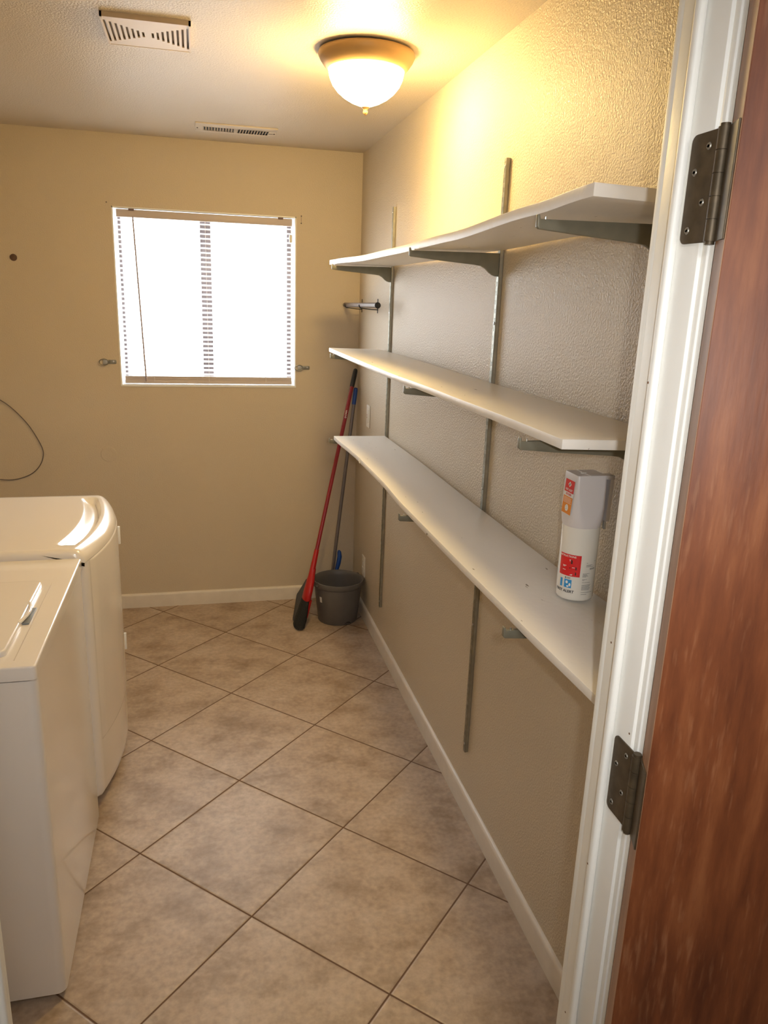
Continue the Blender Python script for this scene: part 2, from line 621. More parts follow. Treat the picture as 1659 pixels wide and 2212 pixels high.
struct(MB().box((XL - 0.12, HY0 - 0.12, -0.06), (HX1 + 0.12, 0.15, 0)).build('floor', M['floor'], smooth=0))
struct(MB().box((XL - 0.12, YF - 0.05, H), (0.12, 0.15, H + 0.08)).build('ceiling', M['ceil'], smooth=0))
struct(MB().box((XL - 0.12, HY0 - 0.12, H), (HX1 + 0.12, YF - 0.05, H + 0.08)).build('ceiling_hall', M['hall'], smooth=0))
w = MB()
w.box((XL - 0.12, 0, 0), (WX0, 0.12, H)).box((WX1, 0, 0), (0.12, 0.12, H))
w.box((WX0, 0, 0), (WX1, 0.12, WZ0)).box((WX0, 0, WZ1), (WX1, 0.12, H))
struct(w.build('wall_far', M['wall'], smooth=0))
struct(MB().box((0, YF, 0), (0.12, 0, H)).build('wall_right', M['wall_gloss'], smooth=0))
struct(MB().box((XL - 0.12, YF, 0), (XL, 0, H)).build('wall_left', M['wall'], smooth=0))
w = MB()
w.box((XL - 0.12, YH, 0), (XK - 0.02, YF, H)).box((XJ + 0.02, YH, 0), (HX1 + 0.12, YF, H))
w.box((XK - 0.02, YH, DH + 0.02), (XJ + 0.02, YF, H))
struct(w.build('wall_front', M['hall'], smooth=0))
struct(MB().box((XL - 0.12, HY0 - 0.12, 0), (HX1 + 0.12, HY0, H)).build('wall_hall_back', M['hall'], smooth=0))
struct(MB().box((XL - 0.12, HY0, 0), (XL, YH, H)).build('wall_hall_left', M['hall'], smooth=0))
struct(MB().box((HX1, HY0, 0), (HX1 + 0.12, YH, H)).build('wall_hall_right', M['hall'], smooth=0))

# baseboards: eased top
BP = [(0, 0), (0.013, 0), (0.013, 0.068), (0.0115, 0.075), (0.007, 0.080), (0, 0.081)]
b = MB().prism([(-a, z) for a, z in BP], YF + 0.016, -0.0, 'xz')
struct(b.build('baseboard_right', M['base']))
b = MB().prism([(-a, z) for a, z in BP], XL, -0.013, 'yz')
struct(b.build('baseboard_far', M['base']))
b = MB().prism([(XL + a, z) for a, z in BP], YF, -0.013, 'xz')
struct(b.build('baseboard_left', M['base']))

# ------------------------------------------------------------------ door frame
t1 = struct_root('trim_1', (XJ, -3.38, 0))
j = MB()
j.box((XJ, YF, 0), (XJ + 0.02, -3.415, DH))                     # side jamb, hinge side
j.box((XK - 0.02, YF, 0), (XK, -3.430, DH))                     # side jamb, latch side
j.box((XK - 0.02, YF, DH), (XJ + 0.02, -3.430, DH + 0.02))      # head
build_each(j, 'jamb', M['trim'], t1, bevel=0.0015)
s = MB()
s.box((XJ - 0.011, -3.3625, 0), (XJ, -3.3755, DH)).box((XK, -3.3625, 0), (XK + 0.011, -3.3755, DH))
s.box((XK, -3.3625, DH - 0.011), (XJ, -3.3755, DH))
build_each(s, 'door_stop', M['trim'], t1, bevel=0.0045, seg=3)
c = MB()                                                        # room-side casing
c.box((XJ + 0.001, -3.3128, 0), (XJ + 0.058, YF, DH + 0.057)).box((XK - 0.058, -3.3128, 0), (XK - 0.001, YF, DH + 0.057))
c.box((XK - 0.001, -3.3128, DH + 0.001), (XJ + 0.001, YF, DH + 0.057))
build_each(c, 'inner_casing', M['trim'], t1, bevel=0.002)
c = MB()                                                        # hall-side casing, stepped
c.prism([(XJ + 0.0045, -3.4150), (XJ + 0.062, -3.4150), (XJ + 0.062, -3.4245), (XJ + 0.058, -3.4245), (XJ + 0.058, -3.4325), (XJ + 0.0075, -3.4325), (XJ + 0.0075, -3.4245), (XJ + 0.0045, -3.4245)], 0, DH + 0.060, 'xy')
c.box((XK - 0.062, YH, 0), (XK - 0.005, YH - 0.012, DH + 0.062))
c.box((XK - 0.005, YH, DH + 0.005), (XJ + 0.0045, YH - 0.010, DH + 0.062))
build_each(c, 'outer_casing', M['trim'], t1, bevel=0.0018)
n = MB()
for y, z in ((-3.3625, 1.63), (-3.3625, 0.93), (-3.335, 0.62), (-3.405, 1.17), (-3.335, 1.27)):
    n.tube([(XJ - (0.0111 if y == -3.3625 else 0.0002), y - 0.004, z), (XJ + 0.001, y - 0.004, z)], 0.0016, 8)
build_each(n, 'nail_hole', simple('nail_hole_brown', (0.20, 0.10, 0.05), 0.8), t1, smooth=0)

# ------------------------------------------------------------------ the wooden door, folded back against the hall wall
PIN = Vector((-0.3213, -3.4350, 0))
PHI = radians(158)
def drot(x, y, z):
    """door coordinates: closed position relative to the pin -> swung open"""
    return (PIN.x + x * cos(PHI) - y * sin(PHI), PIN.y + x * sin(PHI) + y * cos(PHI), z)
d1 = struct_root('door_1', PIN)
def dbox(mb, a, b):
    q = MB().box(a, b)
    mb.add([drot(*p) for p in q.v], q.f)
    return mb
dbox(MB(), (-0.800, 0.0062, 0.008), (-0.0055, 0.0410, DH - 0.004)).build('door_leaf', M['wood'], d1, bevel=0.0012)
dbox(MB(), (-0.0056, 0.0066, 0.009), (-0.0049, 0.0406, DH - 0.005)).build('door_edge', M['wood_edge'], d1, smooth=0)
kb = MB()
for sy, y0 in ((1, 0.041), (-1, 0.0062)):
    kb.tube([drot(-0.738, y0, 0.95), drot(-0.738, y0 + sy * 0.012, 0.95), drot(-0.738, y0 + sy * 0.035, 0.95),
             drot(-0.738, y0 + sy * 0.05, 0.95), drot(-0.738, y0 + sy * 0.062, 0.95), drot(-0.738, y0 + sy * 0.066, 0.95)],
            [0.031, 0.014, 0.013, 0.026, 0.026, 0.012], 24)
build_each(kb, 'door_knob', M['brass'], d1)
for zc in (1.8465, 1.096, 0.30):
    hh = 0.0572
    hg = MB()
    # jamb leaf with rounded corners, lying in the rabbet
    r = 0.008
    pl_ = []
    ya, yb = -3.3800, -3.4300
    for cx_, cz_, a0 in ((ya - r, zc + hh - r, 0), (ya - r, zc - hh + r, 3)):
        for k in range(5):
            t = (0 if a0 == 0 else -pi / 2) + (pi / 2) * k / 4
            if a0 == 0:
                pl_.append((cx_ + r * sin(pi / 2 * k / 4), cz_ + r * cos(pi / 2 * k / 4)))
            else:
                pl_.append((cx_ + r * cos(pi / 2 * k / 4), cz_ - r * sin(pi / 2 * k / 4)))
    pl_ = [(yb, zc + hh)] + pl_ + [(yb, zc - hh)]
    hg.prism(pl_, XJ - 0.0022, XJ + 0.0002, 'yz')
    hg.obox((XJ - 0.0010, -3.4315, zc), (0.0012, 0, 0), (0, 0.004, 0), (0, 0, hh))
    # leaf on the door's edge
    dbox(hg, (-0.0049, 0.0035, zc - hh), (-0.0028, 0.0385, zc + hh))
    h = hg.build('hinge', M['brass'], d1, bevel=0.0004, seg=1)
    kn = MB()
    for k in range(5):
        za = zc - hh + k * 2 * hh / 5
        kn.tube([(PIN.x, PIN.y, za + 0.0004), (PIN.x, PIN.y, za + 2 * hh / 5 - 0.0004)], 0.0068, 20)
    kn.tube([(PIN.x, PIN.y, zc - hh - 0.003), (PIN.x, PIN.y, zc + hh + 0.003)], 0.0052, 16)
    kn.build('knuckle', M['brass'], h)
    sc = MB()
    for yy, dz in ((-3.412, 0.042), (-3.392, 0.018), (-3.412, -0.015), (-3.392, -0.043)):
        sc.tube([(XJ - 0.0020, yy, zc + dz), (XJ - 0.0031, yy, zc + dz), (XJ - 0.0031, yy, zc + dz), (XJ - 0.0024, yy, zc + dz)], [0.0042, 0.0034, 0.0018, 0.0006], 12)
    build_each(sc, 'hinge_screw', M['screw_dull'], h)

# ------------------------------------------------------------------ window
wn1 = struct_root('window_1', ((WX0 + WX1) / 2, 0, WZ0))
rv = MB()
RD = 0.085
rv.box((WX0, 0.0, WZ0), (WX0 + 0.006, RD, WZ1)).box((WX1 - 0.006, 0.0, WZ0), (WX1, RD, WZ1))
rv.box((WX0, 0.0, WZ1 - 0.006), (WX1, RD, WZ1)).box((WX0, -0.004, WZ0), (WX1, RD, WZ0 + 0.009))
rv.build('window_reveal', M['reveal'], wn1, smooth=0)
sp_ = MB()
sp_.box((WX0 + 0.006, 0.056, WZ0 + 0.009), (-1.2335, RD, WZ1 - 0.006)).box((-0.3612, 0.056, WZ0 + 0.009), (WX1 - 0.006, RD, WZ1 - 0.006))
build_each(sp_, 'window_stop', M['reveal'], wn1, smooth=0)
fr = MB()
for a, b_ in (((WX0, RD, WZ0), (WX0 + 0.033, RD + 0.035, WZ1)), ((WX1 - 0.040, RD, WZ0), (WX1, RD + 0.035, WZ1)),
              ((WX0, RD, WZ0), (WX1, RD + 0.035, WZ0 + 0.035)), ((WX0, RD, WZ1 - 0.035), (WX1, RD + 0.035, WZ1)),
              ((-0.8323, RD + 0.001, WZ0), (-0.7775, RD + 0.03, WZ1))):
    fr.box(a, b_)
fr.build('window_frame', M['bronze'], wn1, bevel=0.001)
MB().box((WX0 + 0.03, RD + 0.016, WZ0 + 0.03), (-0.83, RD + 0.019, WZ1 - 0.03)).build('window_pane', M['glass'], wn1, smooth=0)
MB().box((-0.78, RD + 0.010, WZ0 + 0.03), (WX1 - 0.03, RD + 0.013, WZ1 - 0.03)).build('window_pane', M['glass'], wn1, smooth=0)

# mini blind hanging in the recess
bl = thing('mini_blind', 'white one-inch mini blind hanging inside the window, slats tilted open', 'blind', (-0.797, 0.03, WZ1 - 0.006))
BX0, BX1 = -1.232, -0.365
YB = 0.028
MB().box((BX0, YB - 0.016, 2.066), (BX1, YB + 0.014, 2.102)).build('headrail', M['rail'], bl, bevel=0.002)
sl = MB()
NS = 34
z0, z1 = 1.298, 2.052
for i in range(NS):
    z = z0 + (z1 - z0) * i / (NS - 1)
    th = radians(20)
    prof = []
    for k in range(5):
        s_ = -0.0125 + 0.025 * k / 4
        cr_ = 0.0016 * (1 - (s_ / 0.0125) ** 2)
        prof.append((YB + s_ * cos(th) - cr_ * sin(th), z + s_ * sin(th) + cr_ * cos(th)))
    vs = [(BX0 + 0.002, a, b_) for a, b_ in prof] + [(BX1 - 0.002, a, b_) for a, b_ in prof]
    sl.add(vs, [(k, k + 1, k + 6, k + 5) for k in range(4)])
sl.build('slats', M['slat'], bl)
bt = MB()
bt.box((BX0, YB - 0.013, 1.250), (BX1, YB + 0.013, 1.268))
for k in range(4):
    bt.box((BX0 + 0.001, YB - 0.0125, 1.2695 + k * 0.0048), (BX1 - 0.001, YB + 0.0125, 1.2730 + k * 0.0048))
bt.box((BX0 + 0.003, YB - 0.0115, 1.2665), (BX1 - 0.003, YB + 0.0115, 1.2870))
bt.build('bottom_rail', M['rail'], bl, bevel=0.0008)
ld = MB()
for x in (-1.085, -0.805, -0.505):
    for dy in (-0.0135, 0.0135):
        ld.tube([(x, YB + dy, 1.262), (x, YB + dy, 2.07)], 0.0009, 6)
build_each(ld, 'ladder_cord', M['white'], bl)
wd = MB()
wd.tube([(-1.1535, YB - 0.022, 2.066), (-1.1530, YB - 0.028, 2.052), (-1.1255, YB - 0.030, 1.262)], [0.0030, 0.0040, 0.0044], 10)
wd.build('tilt_wand', M['wand'], bl)
pc = MB()
pc.tube([(-0.372, YB - 0.020, 2.07), (-0.371, YB - 0.024, 2.0), (-0.373, YB - 0.024, 1.30)], 0.0010, 6)
pc.build('pull_cord', M['white'], bl)
MB().box((-0.381, YB - 0.034, 1.985), (-0.366, YB - 0.019, 2.022)).build('cord_cleat', M['white'], bl, bevel=0.002)
cl = MB()
for x in (-1.160, -0.424):
    cl.box((x - 0.013, YB - 0.020, 2.096), (x + 0.013, YB - 0.004, 2.106))
build_each(cl, 'mounting_clip', simple('clip_brown', (0.16, 0.10, 0.09), 0.5), bl, bevel=0.001)

# ------------------------------------------------------------------ shelving: standards, brackets, boards
STD_Y = (-0.735, -2.030, -2.880)
STD_TXT = ('far', 'middle', 'near')
STD_LABEL = (
    'slotted metal shelf standard on the right wall, farthest one, nearest the corner',
    'slotted metal shelf standard on the right wall, middle one of the three',
    'slotted metal shelf standard on the right wall, nearest the doorway behind the door frame')
def make_standard(loc, label):
    t = thing('shelf_standard', label, 'shelf standard', loc, 'slotted shelf standards on the right wall')
    X, Y = loc[0], loc[1]
    zb, zt = 0.228, 2.108
    m = MB()
    w_, dp = 0.0085, 0.0125
    m.box((-0.0015, Y - w_, zb), (-dp, Y - w_ + 0.0016, zt)).box((-0.0015, Y + w_ - 0.0016, zb), (-dp, Y + w_, zt))
    for a, b_ in ((-w_, -0.0046), (-0.0018, 0.0018), (0.0046, w_)):
        m.box((-dp, Y + a, zb), (-dp + 0.0016, Y + b_, zt))
    z = zb
    k = 0
    while z < zt - 0.012:
        z2 = min(z + 0.0127, zt)
        m.box((-dp, Y - w_, z), (-dp + 0.0016, Y + w_, z2))
        z += 0.0254
    m.box((-dp, Y - w_, zt - 0.008), (-dp + 0.0016, Y + w_, zt))
    m.build('channel', M['steel'], t, smooth=0)
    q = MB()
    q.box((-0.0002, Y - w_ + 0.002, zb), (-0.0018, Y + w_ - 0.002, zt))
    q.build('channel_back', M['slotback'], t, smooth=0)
    s_ = MB()
    for zz in (zt - 0.022, 1.66, 1.16, 0.70, zb + 0.03):
        s_.tube([(-dp + 0.001, Y, zz), (-dp - 0.0016, Y, zz), (-dp - 0.0024, Y, zz)], [0.0045, 0.0042, 0.0015], 12)
    build_each(s_, 'wall_screw', M['screw'], t)
    return t
std = make_standard((0, STD_Y[0], 0.228), STD_LABEL[0])
for i in (1, 2):
    copy_thing(std, (0, STD_Y[i], 0.228), STD_LABEL[i])

# bracket: profile in x,z relative to its top line at the wall
def make_bracket(y, ztop, label, group):
    t = thing('shelf_bracket', label, 'shelf bracket', (0, y, ztop), group)
    out = [(-0.0105, 0.0), (-0.262, -0.004), (-0.2745, -0.004), (-0.2765, 0.0035), (-0.2800, 0.0035), (-0.2800, -0.0170), (-0.276, -0.0205),
           (-0.196, -0.0270), (-0.123, -0.0320), (-0.085, -0.0345), (-0.066, -0.0370), (-0.052, -0.0440),
           (-0.040, -0.0550), (-0.030, -0.0610), (-0.020, -0.0640), (-0.0105, -0.0640)]
    MB().prism([(a, ztop + b_) for a, b_ in out], y - 0.0050, y + 0.0050, 'xz').build('arm', M['bracket'], t, bevel=0.0012)
    hk = MB()
    for zz in (-0.014, -0.045):
        hk.box((-0.0125, y - 0.0038, ztop + zz - 0.005), (-0.004, y - 0.0022, ztop + zz + 0.004))
        hk.box((-0.0125, y + 0.0022, ztop + zz - 0.005), (-0.004, y + 0.0038, ztop + zz + 0.004))
    build_each(hk, 'hook_tab', M['bracket'], t, smooth=0)
    MB().tube([(-0.2635, y, ztop - 0.004), (-0.2635, y, ztop + 0.0005)], 0.0022, 8).build('tip_screw', M['screw'], t)
    return t
LEV = (('top', 1.8560), ('middle', 1.4720), ('bottom', 1.0840))
proto = None
for lname, zt in LEV:
    for i, y in enumerate(STD_Y):
        lb = 'olive-grey metal bracket under the %s shelf, on the %s wall standard' % (lname, STD_TXT[i])
        zz = zt + (0.010 if (lname == 'top' and i == 2) else 0)
        g = 'metal brackets holding up the three shelves'
        if proto is None:
            proto = make_bracket(y, zz, lb, g)
        else:
            copy_thing(proto, (0, y, zz), lb, g)

def interp(t, ks):
    if t <= ks[0][0]:
        return ks[0][1]
    for (a, va), (b_, vb) in zip(ks, ks[1:]):
        if t <= b_:
            f = (t - a) / (b_ - a)
            f = f * f * (3 - 2 * f)
            return va + (vb - va) * f
    return ks[-1][1]

def board(name, y0, y1, D, front, back, th, label, ny=60):
    """a long plank from y0 (far) to y1 (near); front/back give the height of the underside"""
    m = MB()
    vs = []
    for i in range(ny + 1):
        y = y0 + (y1 - y0) * i / ny
        zf, zb = interp(-y, front), interp(-y, back)
        vs += [(-D, y, zf), (-0.0135, y, zb), (-0.0135, y, zb + th), (-D, y, zf + th)]
    fs = []
    for i in range(ny):
        a = 4 * i
        for k in range(4):
            k2 = (k + 1) % 4
            fs.append((a + k, a + k2, a + 4 + k2, a + 4 + k))
    fs += [(0, 1, 2, 3), (4 * ny + 3, 4 * ny + 2, 4 * ny + 1, 4 * ny)]
    m.add(vs, fs)
    o = m.build(name, M['shelf'], None, smooth=30, bevel=0.0012)
    return tag(o, label, 'shelf', 'white boards of the wall shelving')
board('shelf_board', -0.568, -3.045, 0.262,
      [(0.568, 1.8615), (0.735, 1.8595), (1.36, 1.8505), (1.8, 1.8520), (2.35, 1.8580), (2.82, 1.8735), (3.04, 1.8820)],
      [(0.568, 1.858), (1.5, 1.8590), (2.06, 1.8630), (2.5, 1.870), (2.88, 1.874), (3.04, 1.876)], 0.0205,
      'top white painted shelf board, seen from below under the ceiling lamp')
board('shelf_board', -0.590, -3.022, 0.262,
      [(0.59, 1.4720), (1.2, 1.4715), (1.7, 1.4710), (2.35, 1.4765), (2.8, 1.4790), (3.02, 1.4790)],
      [(0.59, 1.4690), (1.2, 1.4715), (2.0, 1.4700), (2.88, 1.4725), (3.02, 1.4725)], 0.0180,
      'middle white painted shelf board on the right wall')
board('shelf_board', -0.738, -3.255, 0.258,
      [(0.738, 1.0800), (1.3, 1.0970), (1.7, 1.0975), (2.0, 1.0880), (2.5, 1.0880), (2.9, 1.0905), (3.25, 1.097)],
      [(0.738, 1.0790), (1.3, 1.0820), (2.0, 1.0760), (2.5, 1.0745), (2.88, 1.0810), (3.25, 1.083)], 0.0180,
      'bottom white painted shelf board, the one with the spray can on it')

dp_ = MB()
dp_.tube([(-0.2575, -1.332, 1.1165), (-0.2600, -1.333, 1.108), (-0.2590, -1.334, 1.096)], [0.0022, 0.0036, 0.0020], 8)
dp_.build('paint_drip', M['white'], bpy.data.objects['shelf_board.002'])

# ------------------------------------------------------------------ fire extinguishing spray on the bottom shelf
EX, EY, EZ = -0.0775, -2.784, 1.1060
ER = 0.0400
ex = thing('extinguisher_can', 'white fire extinguishing spray can with a boxy cap, standing on the bottom shelf', 'fire extinguisher', (EX, EY, EZ))
prof = [(0.0, 0), (0.034, 0.0), (0.0385, 0.002), (0.0400, 0.006), (0.0400, 0.160), (0.0385, 0.168), (0.034, 0.174), (0.0, 0.178)]
MB().lathe(prof, (EX, EY, EZ), 64).build('can', M['can'], ex, smooth=50)
def can(u, v):
    """u metres round the can from the side facing the doorway, v height"""
    a = radians(-103) + u / ER
    return (EX + (ER + 0.0004) * cos(a), EY + (ER + 0.0004) * sin(a), EZ + v)
def can2(u, v):
    a = radians(-103) + u / ER
    return (EX + (ER + 0.0008) * cos(a), EY + (ER + 0.0008) * sin(a), EZ + v)
decal(can, -0.052, -0.0030, 0.056, 0.1040, 14).build('red_label', M['red'], ex, smooth=0)
text_mesh('INSTRUCTIONS', 0.0058, lambda u, v: can2(u - 0.034, v + 0.0995), 0.0001).build('lettering', M['white'], ex, smooth=0)
pic = MB()
for u, v, s_ in ((-0.0225, 0.088, 1.0), (-0.0125, 0.0745, 0.75), (-0.0125, 0.0630, 0.75)):
    q = [(-0.0012, -0.004), (0.0022, -0.004), (0.0018, 0.004), (-0.0004, 0.005), (-0.002, 0.0035), (-0.0008, 0.0025)]
    pic.add([can2(u + a * s_, v + b_ * s_) for a, b_ in q], [tuple(range(6))])
pic.add([can2(-0.0265, 0.0735), can2(-0.0235, 0.0735), can2(-0.025, 0.0765)], [(0, 1, 2)])
build_each(pic, 'pictogram', M['ink'], ex, smooth=0)
pw = MB()
for u0, u1, v in ((-0.0275, -0.0245, 0.0920), (-0.0270, -0.0250, 0.0895), (-0.042, -0.0335, 0.0775), (-0.042, -0.036, 0.0753), (-0.042, -0.0345, 0.0680),
                  (-0.0205, -0.0150, 0.0755), (-0.0245, -0.0195, 0.0585), (-0.0225, -0.0185, 0.0600)):
    pw.add(decal(can2, u0, u1, v, v + 0.0011, 3).v, decal(can2, u0, u1, v, v + 0.0011, 3).f)
pw.build('label_lines', M['white'], ex, smooth=0)
bs = MB()
for u0, u1 in ((-0.0350, -0.0185), (-0.0460, -0.0400)):
    d_ = decal(can, u0, u1, 0.0295, 0.0480, 6)
    bs.add(d_.v, d_.f)
build_each(bs, 'blue_sign', M['blue'], ex, smooth=0)
bw = MB()
for (u, v, rx, ry) in ((-0.0290, 0.0420, 0.0028, 0.0034), (-0.0222, 0.0370, 0.0022, 0.0038), (-0.0265, 0.0330, 0.0024, 0.0020)):
    bw.add([can2(u + rx * cos(t * pi / 6), v + ry * sin(t * pi / 6)) for t in range(12)], [tuple(range(12))])
build_each(bw, 'sign_symbol', M['white'], ex, smooth=0)
text_mesh('FIRST ALERT', 0.0082, lambda u, v: can2(u - 0.0345, v + 0.0215), 0.00018).build('lettering', M['ink'], ex, smooth=0)
em = MB()
em.add([can2(-0.0325 + 0.0020 * cos(t * pi / 5), 0.0517 + 0.0021 * sin(t * pi / 5)) for t in range(10)], [tuple(range(10))])
for k in range(3):
    d_ = decal(can2, -0.0292, -0.0215 - 0.001 * (k % 2), 0.0503 + k * 0.0013, 0.0510 + k * 0.0013, 2)
    em.add(d_.v, d_.f)
em.build('emblem', M['inkg'], ex, smooth=0)
# columns of fine print, too small to read in the photograph
fp = MB()
rows = [(0.0090, 0.0124, 0.0880), (0.0300, 0.0345, 0.0905), (0.0090, 0.0245, 0.0835), (0.0090, 0.0210, 0.0815), (0.0090, 0.0285, 0.0795),
        (0.0030, 0.0185, 0.0640), (0.0030, 0.0125, 0.0622), (0.0030, 0.0140, 0.0604), (0.0030, 0.0160, 0.0586), (0.0030, 0.0110, 0.0568),
        (0.0030, 0.0135, 0.0510), (0.0030, 0.0080, 0.0490), (0.0030, 0.0215, 0.0440)]
rows += [(0.0030, 0.0250 - 0.002 * (k % 3), 0.0385 - 0.0022 * k) for k in range(6)] + [(0.0030, 0.0315, 0.0215), (0.0030, 0.0165, 0.0170)]
for u0, u1, v in rows:
    u = u0
    while u < u1:
        ln = random.uniform(0.0012, 0.0034)
        d_ = decal(can2, u, min(u + ln, u1), v, v + 0.0010, 2)
        fp.add(d_.v, d_.f)
        u += ln + 0.0006
for k in range(9):
    d_ = decal(can2, 0.0180 + k * 0.0016, 0.0190 + k * 0.0016, 0.0730, 0.0768, 1)
    fp.add(d_.v, d_.f)
fp.build('fine_print', M['inkg'], ex, smooth=0)
# boxy cap with a hand grip strap down one side
CT = 0.275
def cap_ring(z, hx, hy, r, ox=0.0, oy=0.0, n=6):
    pts = []
    for sx, sy, a0 in ((1, 1, 0), (-1, 1, pi / 2), (-1, -1, pi), (1, -1, 3 * pi / 2)):
        for k in range(n + 1):
            a = a0 + pi / 2 * k / n
            pts.append((EX + ox + sx * (hx - r) + r * cos(a), EY + oy + sy * (hy - r) + r * sin(a), EZ + z))
    return pts
rings = [cap_ring(0.166, 0.0345, 0.0375, 0.030), cap_ring(0.163, 0.0395, 0.0395, 0.038), cap_ring(0.168, 0.0403, 0.0403, 0.037),
         cap_ring(0.182, 0.0395, 0.0390, 0.028), cap_ring(0.205, 0.0375, 0.0350, 0.015, -0.0005), cap_ring(0.245, 0.0350, 0.0320, 0.008, -0.001),
         cap_ring(0.2725, 0.0338, 0.0305, 0.006, -0.001), cap_ring(CT, 0.0328, 0.0295, 0.005, -0.001)]
cp = MB()
vs = [p for r_ in rings for p in r_]
N_ = len(rings[0])
fs = [(i * N_ + k, i * N_ + (k + 1) % N_, (i + 1) * N_ + (k + 1) % N_, (i + 1) * N_ + k) for i in range(len(rings) - 1) for k in range(N_)]
fs.append(tuple(len(rings) * N_ - N_ + k for k in range(N_)))
cp.add(vs, fs)
cp.build('cap', M['capw'], ex, smooth=45)
st = MB()
st.obox((EX + 0.0445, EY - 0.018, EZ + 0.2250), (0.0045, 0, 0), (0, 0.0110, 0), (0.0010, 0, 0.0500))
st.obox((EX + 0.0110, EY - 0.0185, EZ + 0.2705), (0.0385, 0, 0), (0, 0.0115, 0), (0, 0, 0.0046))
st.build('cap_strap', M['capw'], ex, bevel=0.0018)
MB().obox((EX + 0.0435, EY - 0.018, EZ + 0.1680), (0.0022, 0, 0), (0, 0.0040, 0), (0, 0, 0.0120)).build('safety_tab', simple('clear_plastic', (0.55, 0.55, 0.52), 0.2), ex, bevel=0.001)
sm = MB()
sm.box((EX - 0.008, EY - 0.030, EZ + CT - 0.0002), (EX - 0.0068, EY + 0.030, EZ + CT + 0.0009))
sm.obox((EX - 0.0075, EY, EZ + CT + 0.0004), (0.006, 0.002, 0), (-0.0008, 0.0022, 0), (0, 0, 0.0006))
sm.build('cap_seam', M['white'], ex, smooth=0)
# label on the cap's face that looks to the room
def capf(u, v):
    return (EX - 0.0400 - 0.0004 + (v - 0.188) * 0.062, EY - u * 0.84, EZ + v)
def capf2(u, v):
    return (EX - 0.0400 - 0.0008 + (v - 0.188) * 0.062, EY - u * 0.84, EZ + v)
MB().add([capf(-0.022, 0.188), capf(0.027, 0.188), capf(0.027, 0.262), capf(-0.022, 0.262)], [(0, 1, 2, 3)]).build('cap_label', M['paper'], ex, smooth=0)
MB().add([capf2(-0.021, 0.2345), capf2(0.026, 0.2345), capf2(0.026, 0.261), capf2(-0.021, 0.261)], [(0, 1, 2, 3)]).build('cap_label_red', M['red'], ex, smooth=0)
MB().add([capf2(-0.021, 0.189), capf2(0.026, 0.189), capf2(0.026, 0.2255), capf2(-0.021, 0.2255)], [(0, 1, 2, 3)]).build('cap_label_orange', M['orange'], ex, smooth=0)
def capf3(u, v):
    p = capf2(u, v)
    return (p[0] - 0.0003, p[1], p[2])
dm = MB()
dm.add([capf3(0.003 + a, 0.2515 + b_) for a, b_ in ((-0.008, 0), (0, -0.0058), (0.008, 0), (0, 0.0058))], [(0, 1, 2, 3)])
dm.add([capf3(0.003 + 0.0085 * cos(t * pi / 8), 0.2015 + 0.0072 * sin(t * pi / 8)) for t in range(16)], [tuple(range(16))])
for k in range(5):
    y_ = 0.2222 - 0.0026 * k
    dm.add([capf3(-0.018, y_), capf3(0.022 - 0.003 * (k % 2), y_), capf3(0.022 - 0.003 * (k % 2), y_ + 0.0007), capf3(-0.018, y_ + 0.0007)], [(0, 1, 2, 3)])
build_each(dm, 'cap_label_marks', M['white'], ex, smooth=0)
text_mesh('FIRST ALERT', 0.0066, lambda u, v: capf3(u + 0.0025, v + 0.2395), 0.0001).build('lettering', M['white'], ex, smooth=0)
text_mesh('KITCHEN', 0.0064, lambda u, v: capf2(u + 0.0025, v + 0.2300), 0.0002).build('lettering', M['red'], ex, smooth=0)
fl_ = MB()
fl_.add([(lambda p: (p[0] - 0.0004, p[1], p[2]))(capf3(0.003 + a, 0.2515 + b_)) for a, b_ in ((-0.0025, -0.0025), (0.0025, -0.0025), (0.002, 0.0015), (0, 0.0035), (-0.002, 0.0015))], [(0, 1, 2, 3, 4)])
for k in range(3):
    a0 = -0.0015 + 0.001 * k
    fl_.add([(lambda p: (p[0] - 0.0004, p[1], p[2]))(capf3(0.003 + a_, 0.2060 - 0.0035 * k + b_)) for a_, b_ in ((-0.004 + a0, 0), (0.003 + a0, 0), (0.003 + a0, 0.0006), (-0.004 + a0, 0.0006))], [(0, 1, 2, 3)])
build_each(fl_, 'label_emblem', M['ink'], ex, smooth=0)

# ------------------------------------------------------------------ washing machine (near) and dryer (far)
def rbox(mb, a, b_, r, n=5, top_r=0.0):
    """box with rounded vertical edges and an optional rounded top"""
    x0, y0, z0_ = a; x1, y1, z1_ = b_
    cx_, cy_ = (x0 + x1) / 2, (y0 + y1) / 2
    hx, hy = (x1 - x0) / 2, (y1 - y0) / 2
    def ring(z, ins):
        pts = []
        rr = max(r - ins, 0.001)
        for sx, sy, a0 in ((1, 1, 0), (-1, 1, pi / 2), (-1, -1, pi), (1, -1, 3 * pi / 2)):
            for k in range(n + 1):
                t = a0 + pi / 2 * k / n
                pts.append((cx_ + sx * (hx - ins - rr) + rr * cos(t), cy_ + sy * (hy - ins - rr) + rr * sin(t), z))
        return pts
    rg = [ring(z0_, 0)]
    if top_r > 0:
        for k in range(6):
            t = pi / 2 * k / 5
            rg.append(ring(z1_ - top_r + top_r * sin(t), top_r * (1 - cos(t))))
    else:
        rg.append(ring(z1_, 0))
    N = len(rg[0])
    vs_ = [p for q in rg for p in q]
    fs_ = [(i * N + k, i * N + (k + 1) % N, (i + 1) * N + (k + 1) % N, (i + 1) * N + k) for i in range(len(rg) - 1) for k in range(N)]
    fs_.append(tuple(range(N - 1, -1, -1)))
    fs_.append(tuple((len(rg) - 1) * N + k for k in range(N)))
    mb.add(vs_, fs_)
    return mb

